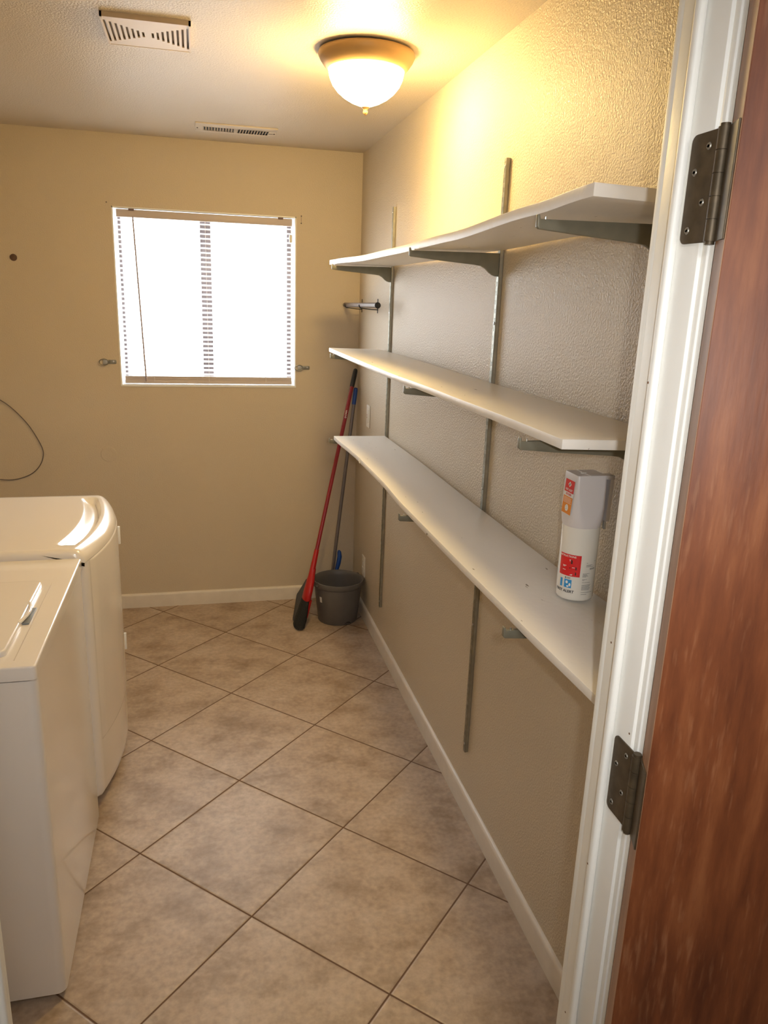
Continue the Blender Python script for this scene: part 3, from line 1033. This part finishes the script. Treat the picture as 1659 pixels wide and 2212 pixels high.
WXF, WXB = -1.230, -1.930
WY0, WY1 = -2.560, -1.846
wm = thing('washing_machine', 'white top-loading washing machine, the nearer appliance at the left', 'washing machine', ((WXF + WXB) / 2, (WY0 + WY1) / 2, 0))
rbox(MB(), (WXB, WY0, 0.022), (WXF, WY1, 0.884), 0.022).build('cabinet', M['enamel'], wm)
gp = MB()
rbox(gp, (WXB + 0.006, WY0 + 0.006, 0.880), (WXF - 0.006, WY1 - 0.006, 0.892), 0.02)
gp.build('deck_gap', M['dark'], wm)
dk = MB()
rbox(dk, (WXB, WY0 - 0.006, 0.889), (WXF + 0.002, WY1 + 0.006, 0.922), 0.012, top_r=0.005)
dk.build('top_deck', M['enamel'], wm)
# lid: a slab whose front edge dips to a finger grip
LX1, LY0, LY1 = -1.300, -2.515, -2.060
lid = MB()
rbox(lid, (-1.760, LY0, 0.9225), (LX1, LY1, 0.9365), 0.022, top_r=0.0055)
lid.build('lid', M['enamel'], wm)
MB().box((LX1 - 0.02, -2.335, 0.9222), (LX1 + 0.016, -2.235, 0.9262)).build('grip_shade', M['grey'], wm, bevel=0.0015)  # grey block standing in for the shade in the pocket under the lid
lt = MB()
ly = []
for i in range(13):
    t = i / 12
    yy = -2.350 + 0.130 * t
    ly.append((LX1 - 0.004 + 0.012 * sin(pi * t), yy, 0.9330 + 0.003 * sin(pi * t)))
lt.tube(ly, 0.0045, 10)
lt.build('lid_handle', M['enamel'], wm)
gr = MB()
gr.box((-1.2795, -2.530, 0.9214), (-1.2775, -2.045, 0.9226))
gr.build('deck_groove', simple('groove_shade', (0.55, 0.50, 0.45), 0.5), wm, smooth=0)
cn = MB()
cn.prism([(WXB, 0.92), (-1.790, 0.92), (-1.800, 0.98), (-1.845, 1.085), (-1.870, 1.095), (WXB, 1.095)], WY0 + 0.004, WY1 - 0.004, 'xz')
cn.build('control_console', M['enamel'], wm, bevel=0.006, seg=3)
for yy in (-2.42, -2.22, -2.02):
    MB().tube([(-1.818, yy, 1.03), (-1.795, yy, 1.04), (-1.789, yy, 1.042)], [0.027, 0.024, 0.018], 24).build('control_knob', M['grey'], wm)
for fx in (WXB + 0.05, WXF - 0.05):
    for fy in (WY0 + 0.05, WY1 - 0.05):
        MB().tube([(fx, fy, 0), (fx, fy, 0.03)], 0.02, 16).build('leg', M['dark'], wm)

DY0, DY1 = -1.832, -1.140
DYC, DHW = (DY0 + DY1) / 2, (DY1 - DY0) / 2
DZT = 0.945
def xfront(y):
    s_ = (y - DYC) / DHW
    return -1.222 + 0.056 * max(0.0, 1 - s_ * s_)
dr = thing('dryer', 'white clothes dryer with a bowed front, the farther of the two appliances', 'dryer', (-1.58, DYC, 0))
MB().box((-1.930, DY0 + 0.002, 0.03), (-1.262, DY1 - 0.002, 0.905)).build('cabinet', M['enamel'], dr, bevel=0.006, seg=3)
# bowed front panel
fpn = MB()
ny, zs = 40, [0.062, 0.066, 0.075, 0.10, 0.3, 0.6, 0.85, 0.902]
vs = []
for i in range(ny + 1):
    y = DY0 + (DY1 - DY0) * i / ny
    e_ = min(y - DY0, DY1 - y)
    rr = 0.018
    edge = 0 if e_ > rr else rr - sqrt(max(0, rr * rr - (rr - e_) ** 2))
    for k, z in enumerate(zs):
        ins = (0.012, 0.006, 0.002, 0, 0, 0, 0, 0)[k]
        vs.append((xfront(y) - edge - ins, y, z))
nz_ = len(zs)
fs = [(i * nz_ + k, (i + 1) * nz_ + k, (i + 1) * nz_ + k + 1, i * nz_ + k + 1) for i in range(ny) for k in range(nz_ - 1)]
o = len(vs)
for i in range(ny + 1):
    y = DY0 + (DY1 - DY0) * i / ny
    vs += [(-1.262, y, zs[0]), (-1.262, y, zs[-1])]
fs += [(i * nz_, o + 2 * i, o + 2 * i + 2, (i + 1) * nz_) for i in range(ny)]
fs += [(i * nz_ + nz_ - 1, (i + 1) * nz_ + nz_ - 1, o + 2 * i + 3, o + 2 * i + 1) for i in range(ny)]
fs.append(tuple(list(range(nz_)) + [o + 1, o]))
fs.append(tuple([ny * nz_ + k for k in range(nz_)][::-1] + [o + 2 * ny, o + 2 * ny + 1]))
fpn.add(vs, fs)
fpn.build('front_panel', M['enamel'], dr, smooth=50)
# door skin, a hair proud of the panel
dd = MB()
n_ = 30
ya, yb = DY0 + 0.035, DY1 - 0.03
vs, fs = [], []
zz = [0.265, 0.269, 0.275, 0.895, 0.899, 0.902]
pr = [0.0004, 0.0030, 0.0038, 0.0038, 0.0030, 0.0004]
for i in range(n_ + 1):
    t = i / n_
    y = ya + (yb - ya) * t
    ed = 0 if 0 < i < n_ else 0.0034
    for k, z in enumerate(zz):
        vs.append((xfront(y) + max(0.0004, pr[k] - ed), y, z))
fs = [(i * 6 + k, (i + 1) * 6 + k, (i + 1) * 6 + k + 1, i * 6 + k + 1) for i in range(n_) for k in range(5)]
dd.add(vs, fs)
dd.build('dryer_door', M['enamel'], dr, smooth=50)
# top: height field with a rounded front lip and the grip trough behind it
tp = MB()
dvals = [0.0, 0.0015, 0.005, 0.011, 0.019, 0.028, 0.038, 0.048, 0.055, 0.060, 0.066, 0.074, 0.084, 0.094, 0.102, 0.108, 0.114, 0.125, 0.16]
def smooth01(t):
    t = max(0.0, min(1.0, t))
    return t * t * (3 - 2 * t)
ny = 64
rows_ = []
for i in range(ny + 1):
    y = DY0 - 0.0 + (DY1 - DY0) * i / ny
    e_ = min(y - DY0, DY1 - y)
    row = []
    xf = xfront(y)
    R = 0.042
    for d_ in dvals:
        z = DZT if d_ > R else DZT - R + sqrt(max(0.0, R * R - (R - d_) ** 2))
        t_end = min(smooth01((y - (DY0 + 0.055)) / 0.022), smooth01(((DY1 - 0.040) - y) / 0.030))
        prof_ = 0.0
        if 0.050 < d_ < 0.112:
            prof_ = smooth01((d_ - 0.050) / 0.010) if d_ < 0.066 else smooth01((0.112 - d_) / 0.040)
        z -= 0.024 * prof_ * t_end
        if e_ < 0.012:
            z -= 0.012 - sqrt(max(0, 0.012 ** 2 - (0.012 - e_) ** 2))
        row.append((xf - d_, y, z))
    xb0 = row[-1][0]
    for t in (0.33, 0.66, 1.0):
        row.append((xb0 + (-1.930 - xb0) * t, y, DZT if e_ >= 0.012 else row[-1][2]))
    rows_.append(row)
nr = len(rows_[0])
vs = [p for r_ in rows_ for p in r_]
fs = [(i * nr + k, i * nr + k + 1, (i + 1) * nr + k + 1, (i + 1) * nr + k) for i in range(ny) for k in range(nr - 1)]
o = len(vs)
for r_ in rows_:
    vs += [(r_[0][0], r_[0][1], 0.903), (-1.930, r_[0][1], 0.903)]
fs += [(i * nr, (i + 1) * nr, o + 2 * i + 2, o + 2 * i) for i in range(ny)]
fs += [(i * nr + nr - 1, o + 2 * i + 1, o + 2 * i + 3, (i + 1) * nr + nr - 1) for i in range(ny)]
fs.append(tuple(list(range(nr)) + [o + 1, o]))
fs.append(tuple([ny * nr + k for k in range(nr)][::-1] + [o + 2 * ny, o + 2 * ny + 1]))
tp.add(vs, fs)
tp.build('top_panel', M['enamel'], dr, smooth=60)
rm = MB()
rm.box((-1.275, DY0 + 0.02, 0.0), (-1.290, DY1 - 0.02, 0.06))
rm.build('toe_kick', M['grey'], dr)
for z in (0.785, 0.330):
    MB().box((-1.226, -1.172, z - 0.036), (-1.181, -1.163, z + 0.036)).build('door_hinge', M['white'], dr, bevel=0.0015)
cn = MB()
cn.prism([(-1.930, DZT), (-1.790, DZT), (-1.800, 1.0), (-1.845, 1.105), (-1.870, 1.115), (-1.930, 1.115)], DY0 + 0.004, DY1 - 0.004, 'xz')
cn.build('control_console', M['enamel'], dr, bevel=0.006, seg=3)
for yy in (-1.65, -1.32):
    MB().tube([(-1.818, yy, 1.05), (-1.795, yy, 1.06), (-1.789, yy, 1.062)], [0.030, 0.027, 0.02], 24).build('control_knob', M['grey'], dr)
for fx in (-1.88, -1.33):
    for fy in (DY0 + 0.05, DY1 - 0.05):
        MB().tube([(fx, fy, 0), (fx, fy, 0.035)], 0.02, 16).build('leg', M['dark'], dr)

# ------------------------------------------------------------------ broom, mop, bucket in the far corner
def BL(z):
    return Vector((-0.02 - 0.2624 * (1.345 - z), -0.04 - 0.2963 * (1.345 - z), z))
br = thing('broom', 'red-handled broom with black bristles leaning in the corner, left of the bucket', 'broom', tuple(BL(0)))
MB().tube([BL(0.385), BL(1.262)], 0.0105, 20).build('handle', M['redt'], br)
MB().tube([BL(1.250), BL(1.262), BL(1.300), BL(1.330), BL(1.341), BL(1.345)], [0.0125, 0.0128, 0.0132, 0.0125, 0.0105, 0.006], 20).build('grip', M['blackp'], br)
sk = MB()
sk.tube([BL(0.225), BL(0.30), BL(0.395), BL(0.402)], [0.017, 0.0150, 0.0130, 0.0118], 20)
sk.tube([BL(0.402), BL(0.404)], [0.0145, 0.0145], 20)
sk.build('socket', M['redp'], br)
# red shoulder: a flat shape along the depth direction, rounded on the near side
axd = (BL(0.4) - BL(0.0)).normalized()
ck = BL(0.21)
hd = MB()
ring = []
sd = Vector((0.12, -1, 0)).normalized()          # towards the doorway
hx = Vector((1, 0.12, 0)).normalized()
def loop(c_, near, far, w_, n=20):
    pts = []
    for k in range(n):
        a = 2 * pi * k / n
        c1, s1 = cos(a), sin(a)
        L = near if c1 > 0 else far
        pts.append(c_ + sd * (L * c1) + hx * (w_ * s1))
    return pts
secs = [(0.305, 0.016, 0.016, 0.016), (0.275, 0.020, 0.022, 0.018), (0.245, 0.030, 0.030, 0.0215), (0.200, 0.036, 0.045, 0.0225), (0.155, 0.038, 0.055, 0.0225), (0.150, 0.034, 0.05, 0.020)]
vs = []
for z, nr_, fr_, w_ in secs:
    c_ = BL(z) + Vector((0.002, 0, 0))
    vs += loop(c_, nr_, fr_, w_)
n = 20
fs = [(i * n + k, i * n + (k + 1) % n, (i + 1) * n + (k + 1) % n, (i + 1) * n + k) for i in range(len(secs) - 1) for k in range(n)]
fs += [tuple(range(n)), tuple((len(secs) - 1) * n + k for k in range(n))]
hd.add(vs, fs)
hd.build('head_cover', M['redp'], br, smooth=50)
def tuft(name, mat, secs_, jag, seed):
    rnd = random.Random(seed)
    mb = MB()
    n = 36
    vs = []
    for i, (c_, near, far, w_) in enumerate(secs_):
        pts = loop(Vector(c_), near, far, w_, n)
        if i == len(secs_) - 1:
            pts = [p + Vector((rnd.uniform(-.003, .003), rnd.uniform(-.003, .003), rnd.uniform(0, jag))) for p in pts]
        elif i > 0:
            pts = [p + Vector((rnd.uniform(-.0012, .0012), rnd.uniform(-.0012, .0012), 0)) for p in pts]
        vs += pts
    m_ = len(secs_)
    fs = [(i * n + k, i * n + (k + 1) % n, (i + 1) * n + (k + 1) % n, (i + 1) * n + k) for i in range(m_ - 1) for k in range(n)]
    fs += [tuple(range(n)), tuple((m_ - 1) * n + k for k in range(n))]
    mb.add(vs, fs)
    return mb.build(name, mat, br, smooth=35)
q = tuft('bristles', M['bristle'], [(BL(0.160), 0.030, 0.05, 0.019), (BL(0.10) + Vector((-0.002, 0, 0)), 0.036, 0.06, 0.024),
                                   (BL(0.04) + Vector((-0.003, 0.006, 0)), 0.042, 0.07, 0.030), (BL(0.006) + Vector((-0.003, 0.010, 0)), 0.040, 0.07, 0.027)], 0.006, 3)
q = tuft('outer_bristles', M['bristleg'], [(BL(0.235) + Vector((-0.006, 0.040, 0)), 0.020, 0.020, 0.008), (BL(0.18) + Vector((-0.010, 0.060, 0)), 0.045, 0.045, 0.012),
                                          (BL(0.13) + Vector((-0.016, 0.085, 0)), 0.060, 0.060, 0.014), (BL(0.05) + Vector((-0.012, 0.080, 0)), 0.060, 0.060, 0.016),
                                          (BL(0.010) + Vector((-0.010, 0.075, 0)), 0.055, 0.055, 0.016)], 0.006, 5)
sp = MB()
sp.add([BL(0.15) + Vector((0.014, -0.030, 0)), BL(0.15) + Vector((0.030, -0.016, 0)), BL(0.06) + Vector((0.028, -0.012, 0)), BL(0.055) + Vector((0.020, -0.018, 0)),
        BL(0.15) + Vector((0.006, 0.03, 0)), BL(0.15) + Vector((0.022, 0.03, 0)), BL(0.06) + Vector((0.026, 0.03, 0)), BL(0.055) + Vector((0.016, 0.03, 0))],
       [(0, 1, 2, 3), (4, 7, 6, 5), (0, 4, 5, 1), (1, 5, 6, 2), (2, 6, 7, 3), (3, 7, 4, 0)])
sp.build('side_cover', M['redp'], br, bevel=0.002)
# script mark up the handle
hdir = (BL(1.3) - BL(0.4)).normalized()
tocam = (CP - BL(1.11)); tocam -= hdir * tocam.dot(hdir); tocam.normalize()
side = hdir.cross(tocam)
def onh(u, v):
    a = v / 0.0105
    return BL(1.105) + hdir * u + (tocam * cos(a) - side * sin(a) * -1.0) * 0.0109
text_mesh('O-Cedar', 0.0125, onh, 0.0002).build('lettering', M['white'], br, smooth=0)

mt_, mb_ = Vector((-0.021, -0.060, 1.245)), Vector((-0.1395, -0.105, 0.215))
md = (mt_ - mb_).normalized()
mp_ = thing('mop', 'grey-handled mop with blue fittings in the corner, behind the grey bucket', 'mop', (mb_.x - 0.02, mb_.y, 0))
ml = (mt_ - mb_).length
def ML(s_):
    return mb_ + md * s_
MB().tube([ML(-0.15), ML(ml - 0.085)], 0.0098, 20).build('handle', M['greyt'], mp_)
MB().tube([ML(ml - 0.092), ML(ml - 0.02), ML(ml - 0.004), ML(ml)], [0.0112, 0.0122, 0.0105, 0.005], 20).build('grip', M['bluep'], mp_)
lv = MB()
q_ = []
for s_, off, r_ in ((-0.10, 0.016, 0.006), (-0.02, 0.020, 0.010), (0.03, 0.028, 0.013), (0.07, 0.030, 0.013), (0.098, 0.024, 0.011), (0.108, 0.020, 0.005)):
    q_.append((ML(s_) + Vector((off, -0.004, 0)), r_))
lv.tube([a for a, _ in q_], [b_ for _, b_ in q_], 16)
lv.build('squeeze_lever', M['bluep'], mp_)
MB().tube([ML(-0.165), ML(-0.06), ML(-0.05)], [0.020, 0.016, 0.013], 16).build('collar', M['bluep'], mp_)
mh = MB()
mh.obox((mb_.x - 0.016, -0.098, 0.0340), (0.062, 0, 0), (0, 0.034, 0), (0, 0, 0.008))
mh.build('head_plate', M['bluep'], mp_, bevel=0.004)
mh = MB()
mh.obox((mb_.x - 0.016, -0.098, 0.0135), (0.070, 0, 0), (0, 0.042, 0), (0, 0, 0.0130))
mh.build('mop_pad', M['mopw'], mp_, bevel=0.007, seg=3)

BC = Vector((-0.148, -0.326, 0))
bk = thing('bucket', 'dark grey plastic bucket on the tiles in the far corner', 'bucket', tuple(BC))
prof = [(0.0, 0.006), (0.098, 0.006), (0.104, 0.0), (0.108, 0.004), (0.1295, 0.196), (0.1300, 0.205), (0.1355, 0.206), (0.1395, 0.212), (0.1410, 0.226),
        (0.1395, 0.236), (0.1350, 0.2375), (0.1300, 0.233), (0.1265, 0.205), (0.101, 0.012), (0.0, 0.011)]
MB().lathe(prof, BC, 64).build('pail', M['bucket'], bk, smooth=50)
er = MB()
for a in (radians(28), radians(208)):
    cx_, cy_ = BC.x + 0.138 * cos(a), BC.y + 0.138 * sin(a)
    er.tube([(cx_ - 0.004 * cos(a), cy_ - 0.004 * sin(a), 0.222), (cx_ + 0.002 * cos(a), cy_ + 0.002 * sin(a), 0.222)], 0.018, 18)
build_each(er, 'handle_lug', M['bucket'], bk)
hb = MB()
pts = []
for k in range(25):
    t = pi * k / 24
    a = radians(28)
    u = 0.1445 * cos(t); w_ = 0.1475 * sin(t)
    px_, py_ = BC.x + u * cos(a) + w_ * cos(a + pi / 2) * 1.0, BC.y + u * sin(a) + w_ * sin(a + pi / 2)
    px_ = min(px_, -0.006)
    pts.append((px_, py_, 0.222 - 0.030 * sin(t)))
hb.tube(pts, 0.0035, 10)
hb.build('bail_handle', M['bucket'], bk)
stk = MB()
a0 = radians(-152)
vs = []
for i in range(4):
    a = a0 + i * 0.045
    for z in (0.126, 0.158):
        r_ = 0.108 + (z - 0.004) * (0.0215 / 0.192) + 0.0006
        vs.append((BC.x + r_ * cos(a), BC.y + r_ * sin(a), z))
stk.add(vs, [(2 * i, 2 * i + 2, 2 * i + 3, 2 * i + 1) for i in range(3)])
stk.build('sticker', M['paper'], bk, smooth=0)
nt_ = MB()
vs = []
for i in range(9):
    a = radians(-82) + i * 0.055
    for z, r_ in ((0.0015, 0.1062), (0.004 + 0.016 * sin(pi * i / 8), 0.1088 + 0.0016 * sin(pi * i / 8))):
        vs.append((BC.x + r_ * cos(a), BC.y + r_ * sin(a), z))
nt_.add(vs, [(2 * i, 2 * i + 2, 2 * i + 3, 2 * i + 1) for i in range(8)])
nt_.build('recess_shade', M['dark'], bk, smooth=0)  # flat dark patch painting the shade of a notch at the foot

# ------------------------------------------------------------------ ceiling lamp
LC = Vector((-0.337, -1.652, H))
lm = thing('ceiling_lamp', 'flush ceiling lamp, lit glass bowl in a bronze ring with a finial', 'ceiling lamp', tuple(LC))
prof = [(0.122, 0.0), (0.133, -0.001), (0.1455, -0.006), (0.1475, -0.013), (0.1420, -0.026), (0.1320, -0.040), (0.1215, -0.052), (0.1165, -0.0545), (0.1140, -0.052), (0.1180, -0.040), (0.120, -0.0)]
MB().lathe(prof, LC, 72).build('ring', M['pan'], lm, smooth=50)
prof = [(0.1130, -0.047), (0.1150, -0.058), (0.1120, -0.074), (0.1030, -0.094), (0.0880, -0.112), (0.0680, -0.128), (0.0460, -0.140), (0.0250, -0.148), (0.0110, -0.152), (0.0, -0.153)]
MB().lathe(prof, LC, 72).build('glass_bowl', M['bowl'], lm, smooth=60)
prof = [(0.0, -0.150), (0.0125, -0.150), (0.0135, -0.1545), (0.0080, -0.158), (0.0060, -0.162), (0.0078, -0.167), (0.0062, -0.173), (0.0, -0.178)]
MB().lathe(prof, LC, 24).build('finial', M['pan'], lm, smooth=60)

# added fill lamp on the hall ceiling, unseen behind the camera
HL = Vector((-0.75, -4.55, H))
hl = thing('hall_fill_lamp', 'added round white fill lamp on the hallway ceiling, outside the laundry room door', 'ceiling lamp', tuple(HL))
MB().lathe([(0.135, 0.0), (0.150, -0.004), (0.150, -0.020), (0.140, -0.026), (0.130, -0.024), (0.130, 0.0)], HL, 48).build('ring', M['capw'], hl, smooth=50)
MB().lathe([(0.134, -0.022), (0.130, -0.045), (0.110, -0.068), (0.070, -0.085), (0.0, -0.092)], HL, 48).build('glass_bowl', M['bowl_fill'], hl, smooth=60)

# ------------------------------------------------------------------ ceiling: bath fan grille and air register
fx0, fx1, fy0, fy1 = -1.095, -0.855, -1.745, -1.490
fn = thing('exhaust_fan_grille', 'square beige plastic exhaust fan grille on the ceiling, left of the lamp', 'vent', ((fx0 + fx1) / 2, (fy0 + fy1) / 2, H))
fcx, fcy = (fx0 + fx1) / 2, (fy0 + fy1) / 2
cols = []
pitch = 0.0140
for k in range(1, 9):
    L = 0.012 + 0.0105 * k
    for s_ in (-1, 1):
        cols.append((fcx + s_ * (0.006 + pitch * (k - 0.5)), L))
# face: strips between the slots
zf, zt_ = H - 0.012, H - 0.008
xs_ = sorted(cols)
g = MB()
cur = fx0 + 0.004
for x, L in xs_:
    g.box((cur, fy0 + 0.004, zf), (x - 0.0032, fy1 - 0.004, zt_))
    g.box((x - 0.0032, fy0 + 0.004, zf), (x + 0.0032, fcy - L, zt_))
    g.box((x - 0.0032, fcy + L, zf), (x + 0.0032, fy1 - 0.004, zt_))
    cur = x + 0.0032
g.box((cur, fy0 + 0.004, zf), (fx1 - 0.004, fy1 - 0.004, zt_))
g.box((fx0, fy0, zf - 0.001), (fx0 + 0.006, fy1, H)).box((fx1 - 0.006, fy0, zf - 0.001), (fx1, fy1, H))
g.box((fx0, fy0, zf - 0.001), (fx1, fy0 + 0.006, H)).box((fx0, fy1 - 0.006, zf - 0.001), (fx1, fy1, H))
g.build('cover', M['vent'], fn, smooth=0)
MB().box((fx0 + 0.01, fy0 + 0.01, H - 0.005), (fx1 - 0.01, fy1 - 0.01, H - 0.001)).build('duct_back', simple('fan_back', (0.36, 0.28, 0.19), 0.8), fn, smooth=0)

rx0, rx1, ry0, ry1 = -0.842, -0.480, -0.425, -0.245
rg = thing('air_register', 'white louvred air register on the ceiling near the far wall', 'vent', ((rx0 + rx1) / 2, (ry0 + ry1) / 2, H))
g = MB()
ix0, ixm0, ixm1, ix1, iy0, iy1 = -0.808, -0.669, -0.654, -0.514, -0.362, -0.280
g.box((rx0, ry0, H - 0.006), (rx1, iy0, H)).box((rx0, iy1, H - 0.006), (rx1, ry1, H))
g.box((rx0, iy0, H - 0.006), (ix0, iy1, H)).box((ix1, iy0, H - 0.006), (rx1, iy1, H)).box((ixm0, iy0, H - 0.006), (ixm1, iy1, H))
g.build('faceplate', M['register'], rg, bevel=0.001)
MB().box((ix0, iy0, H - 0.0016), (ix1, iy1, H - 0.0004)).build('duct_back', M['dark'], rg, smooth=0)
fi = MB()
for a, b_, tilt in ((ix0, ixm0, -0.0025), (ixm1, ix1, 0.0040)):
    nf = 11
    for k in range(nf + 1):
        x = a + (b_ - a) * k / nf
        fi.obox((x, (iy0 + iy1) / 2, H - 0.005), (0.0007, 0, 0), (0, (iy1 - iy0) / 2, 0), (tilt, 0, 0.0045))
fi.build('fins', M['register'], rg, smooth=0)
MB().tube([(-0.489, -0.325, H - 0.006), (-0.489, -0.325, H - 0.0085)], 0.004, 12).build('faceplate_screw', M['cord'], rg)
MB().tube([(-0.833, -0.330, H - 0.006), (-0.833, -0.330, H - 0.0085)], 0.003, 12).build('faceplate_screw', M['cord'], rg)
MB().box((-0.514, -0.322, H - 0.0075), (-0.494, -0.319, H - 0.006)).build('damper_lever', M['cord'], rg, smooth=0)

# ------------------------------------------------------------------ small things on the walls
def outlet(y, z, label, kind):
    t = thing('wall_outlet', label, 'outlet', (0, y, z))
    MB().box((-0.0055, y - 0.035, z - 0.0575), (0, y + 0.035, z + 0.0575)).build('cover_plate', M['outlet'], t, bevel=0.002)
    if kind == 'switch':
        MB().box((-0.0085, y - 0.0165, z - 0.033), (-0.005, y + 0.0165, z + 0.033)).build('outlet_face', M['outlet'], t, bevel=0.001)
        mk = MB()
        mk.box((-0.0090, y + 0.004, z + 0.004), (-0.0084, y + 0.010, z + 0.010)).box((-0.0090, y + 0.004, z - 0.008), (-0.0084, y + 0.010, z - 0.002))
        build_each(mk, 'test_button', M['redt'], t, smooth=0)
    else:
        for dz in (-0.020, 0.020):
            MB().box((-0.0080, y - 0.0165, z + dz - 0.014), (-0.005, y + 0.0165, z + dz + 0.014)).build('receptacle', M['outlet'], t, bevel=0.002)
    MB().tube([(-0.005, y, z + 0.047), (-0.0065, y, z + 0.047)], 0.003, 10).build('plate_screw', M['screw'], t)
    return t
outlet(-0.315, 1.125, 'white wall outlet between the middle and bottom shelves, beside the broom grips', 'switch')
outlet(-0.300, 0.292, 'white wall outlet low on the right wall, half behind the bucket', 'plug')

# clothes rod on two hooks, right wall by the far corner
rd = tag(MB().tube([(-0.080, -0.006, 1.6815), (-0.080, -0.785, 1.6905)], 0.0118, 24).build('clothes_rod', M['rod']),
         'short wooden clothes rod lying in two wall hooks by the far corner', 'rod')
e_ = MB().tube([(-0.080, -0.7855, 1.6905), (-0.080, -0.790, 1.6906), (-0.080, -0.7925, 1.6906)], [0.0136, 0.0136, 0.010], 24)
WORLD[rd.name] = Vector((0, 0, 0))
e_.build('end_cap', M['blackp'], rd)
def rod_hook(y, label):
    t = thing('rod_hook', label, 'hook', (0, y, 1.68), 'dark hooks under the clothes rod')
    zr = 1.6815 + 0.009 * (-y) / 0.785
    MB().box((-0.003, y - 0.0035, zr - 0.036), (0, y + 0.0035, zr + 0.032)).build('wall_plate', M['blackp'], t, bevel=0.001)
    pts = [(-0.002, y, zr - 0.020), (-0.03, y, zr - 0.019), (-0.060, y, zr - 0.0165)]
    for k in range(9):
        a = radians(-80 - 110 * k / 8)
        pts.append((-0.080 + 0.0147 * cos(a), y, zr + 0.0147 * sin(a)))
    MB().tube(pts, 0.0024, 10).build('cup', M['blackp'], t)
    return t
rod_hook(-0.073, 'dark metal rod hook on the right wall, the one nearest the corner')
rod_hook(-0.447, 'dark metal rod hook on the right wall, the one farther from the corner')

def latch(xc, z, label):
    t = thing('oval_ring_hook', label, 'hook', (xc, 0, z), 'small oval ring hooks beside the window')
    MB().prism([(xc + 0.012, z - 0.010), (xc + 0.056, z - 0.010), (xc + 0.060, z - 0.006), (xc + 0.060, z + 0.007), (xc + 0.056, z + 0.011), (xc + 0.012, z + 0.011)], -0.0025, 0, 'xz').build('back_plate', M['chrome'], t, bevel=0.0006)
    pts = []
    for k in range(33):
        a = 2 * pi * k / 32
        pts.append((xc + 0.0225 * cos(a), -0.012 + 0.002 * cos(a), z + 0.0155 * sin(a)))
    rgm = MB().tube(pts, 0.0024, 8, caps=False)
    rgm.build('ring', M['chrome'], t)
    MB().prism([(xc - 0.006, z - 0.013), (xc + 0.018, z - 0.013), (xc + 0.018, z + 0.013), (xc - 0.006, z + 0.013)], -0.0055, -0.0030, 'xz').build('tongue', simple('clip_grey', (0.42, 0.42, 0.42), 0.4, metal=0.4), t, bevel=0.002)
    MB().tube([(xc + 0.046, -0.002, z + 0.003), (xc + 0.046, -0.005, z + 0.003)], 0.0042, 12).build('hook_screw', M['screw'], t)
    return t
latch(-1.3285, 1.3595, 'small metal oval ring hook on the far wall, left of the window')
latch(-0.3290, 1.3430, 'small metal oval ring hook on the far wall, right of the window')

k = MB().tube([(-1.7149, 0.0, 1.8514), (-1.7149, -0.004, 1.8514), (-1.7149, -0.006, 1.8514)], [0.0165, 0.0160, 0.010], 24).build('wall_plug', simple('plug_brown', (0.10, 0.055, 0.035), 0.6))
tag(k, 'round dark brown plug high on the far wall, left of the window', 'wall plug')
k = MB().tube([(-1.3345, 0.0, 0.8775), (-1.3345, -0.0022, 0.8775)], [0.0412, 0.0398], 48)
k.tube([(-1.3345, -0.0018, 0.8775), (-1.3345, -0.0030, 0.8775)], [0.0375, 0.0365], 48)
k = k.build('blank_cover', M['wall'], smooth=0)
tag(k, 'round blank cover painted over in wall colour, below the window to the left', 'wall cover')
k = MB()
k.tube([(-0.3185, 0, 2.117), (-0.3185, -0.004, 2.117)], 0.0035, 10).tube([(-0.3190, 0, 2.082), (-0.3190, -0.004, 2.082)], 0.0035, 10)
k.tube([(-0.3190, -0.003, 2.082), (-0.3200, -0.004, 2.117)], 0.0009, 6)
tag(k.build('wire_staple', M['cord']), 'tiny bent wire nail at the upper right window corner', 'nail')
k = MB().tube([(-1.273, 0, 2.128), (-1.273, -0.004, 2.128)], 0.0030, 10).build('picture_nail', M['cord'])
tag(k, 'tiny dark nail in the wall at the upper left window corner', 'nail')

def onfar(u, v, y=-0.006):
    d_ = CF + CR * ((u - 829.5) / 1651.4557) - CU * ((v - 1106) / 1651.4557)
    t = (y - CP.y) / d_.y
    return CP + d_ * t
cpts = [(-1.99, -0.007, 1.235), (-1.92, -0.007, 1.210)]
raw = [(-1.8378, 1.1642), (-1.780, 1.116), (-1.7215, 1.0450), (-1.6840, 0.9780), (-1.6565, 0.9080), (-1.6600, 0.8600), (-1.6810, 0.8170), (-1.7200, 0.7800), (-1.7750, 0.7570), (-1.8318, 0.7490), (-1.90, 0.7600), (-1.99, 0.80)]
ctrl = cpts + [(a, -0.007, b_) for a, b_ in raw]
def catmull(P_, n=6):
    out = []
    for i in range(len(P_) - 1):
        p0, p1, p2, p3 = [Vector(P_[max(0, min(len(P_) - 1, i + j))]) for j in (-1, 0, 1, 2)]
        for k in range(n):
            t = k / n
            out.append(0.5 * ((2 * p1) + (p2 - p0) * t + (2 * p0 - 5 * p1 + 4 * p2 - p3) * t * t + (3 * p1 - p0 - 3 * p2 + p3) * t ** 3))
    out.append(Vector(P_[-1]))
    return out
k = MB().tube(catmull(ctrl), 0.0022, 8).build('cable', M['cord'])
tag(k, 'thin dark cable looping on the far wall above the dryer', 'cable')
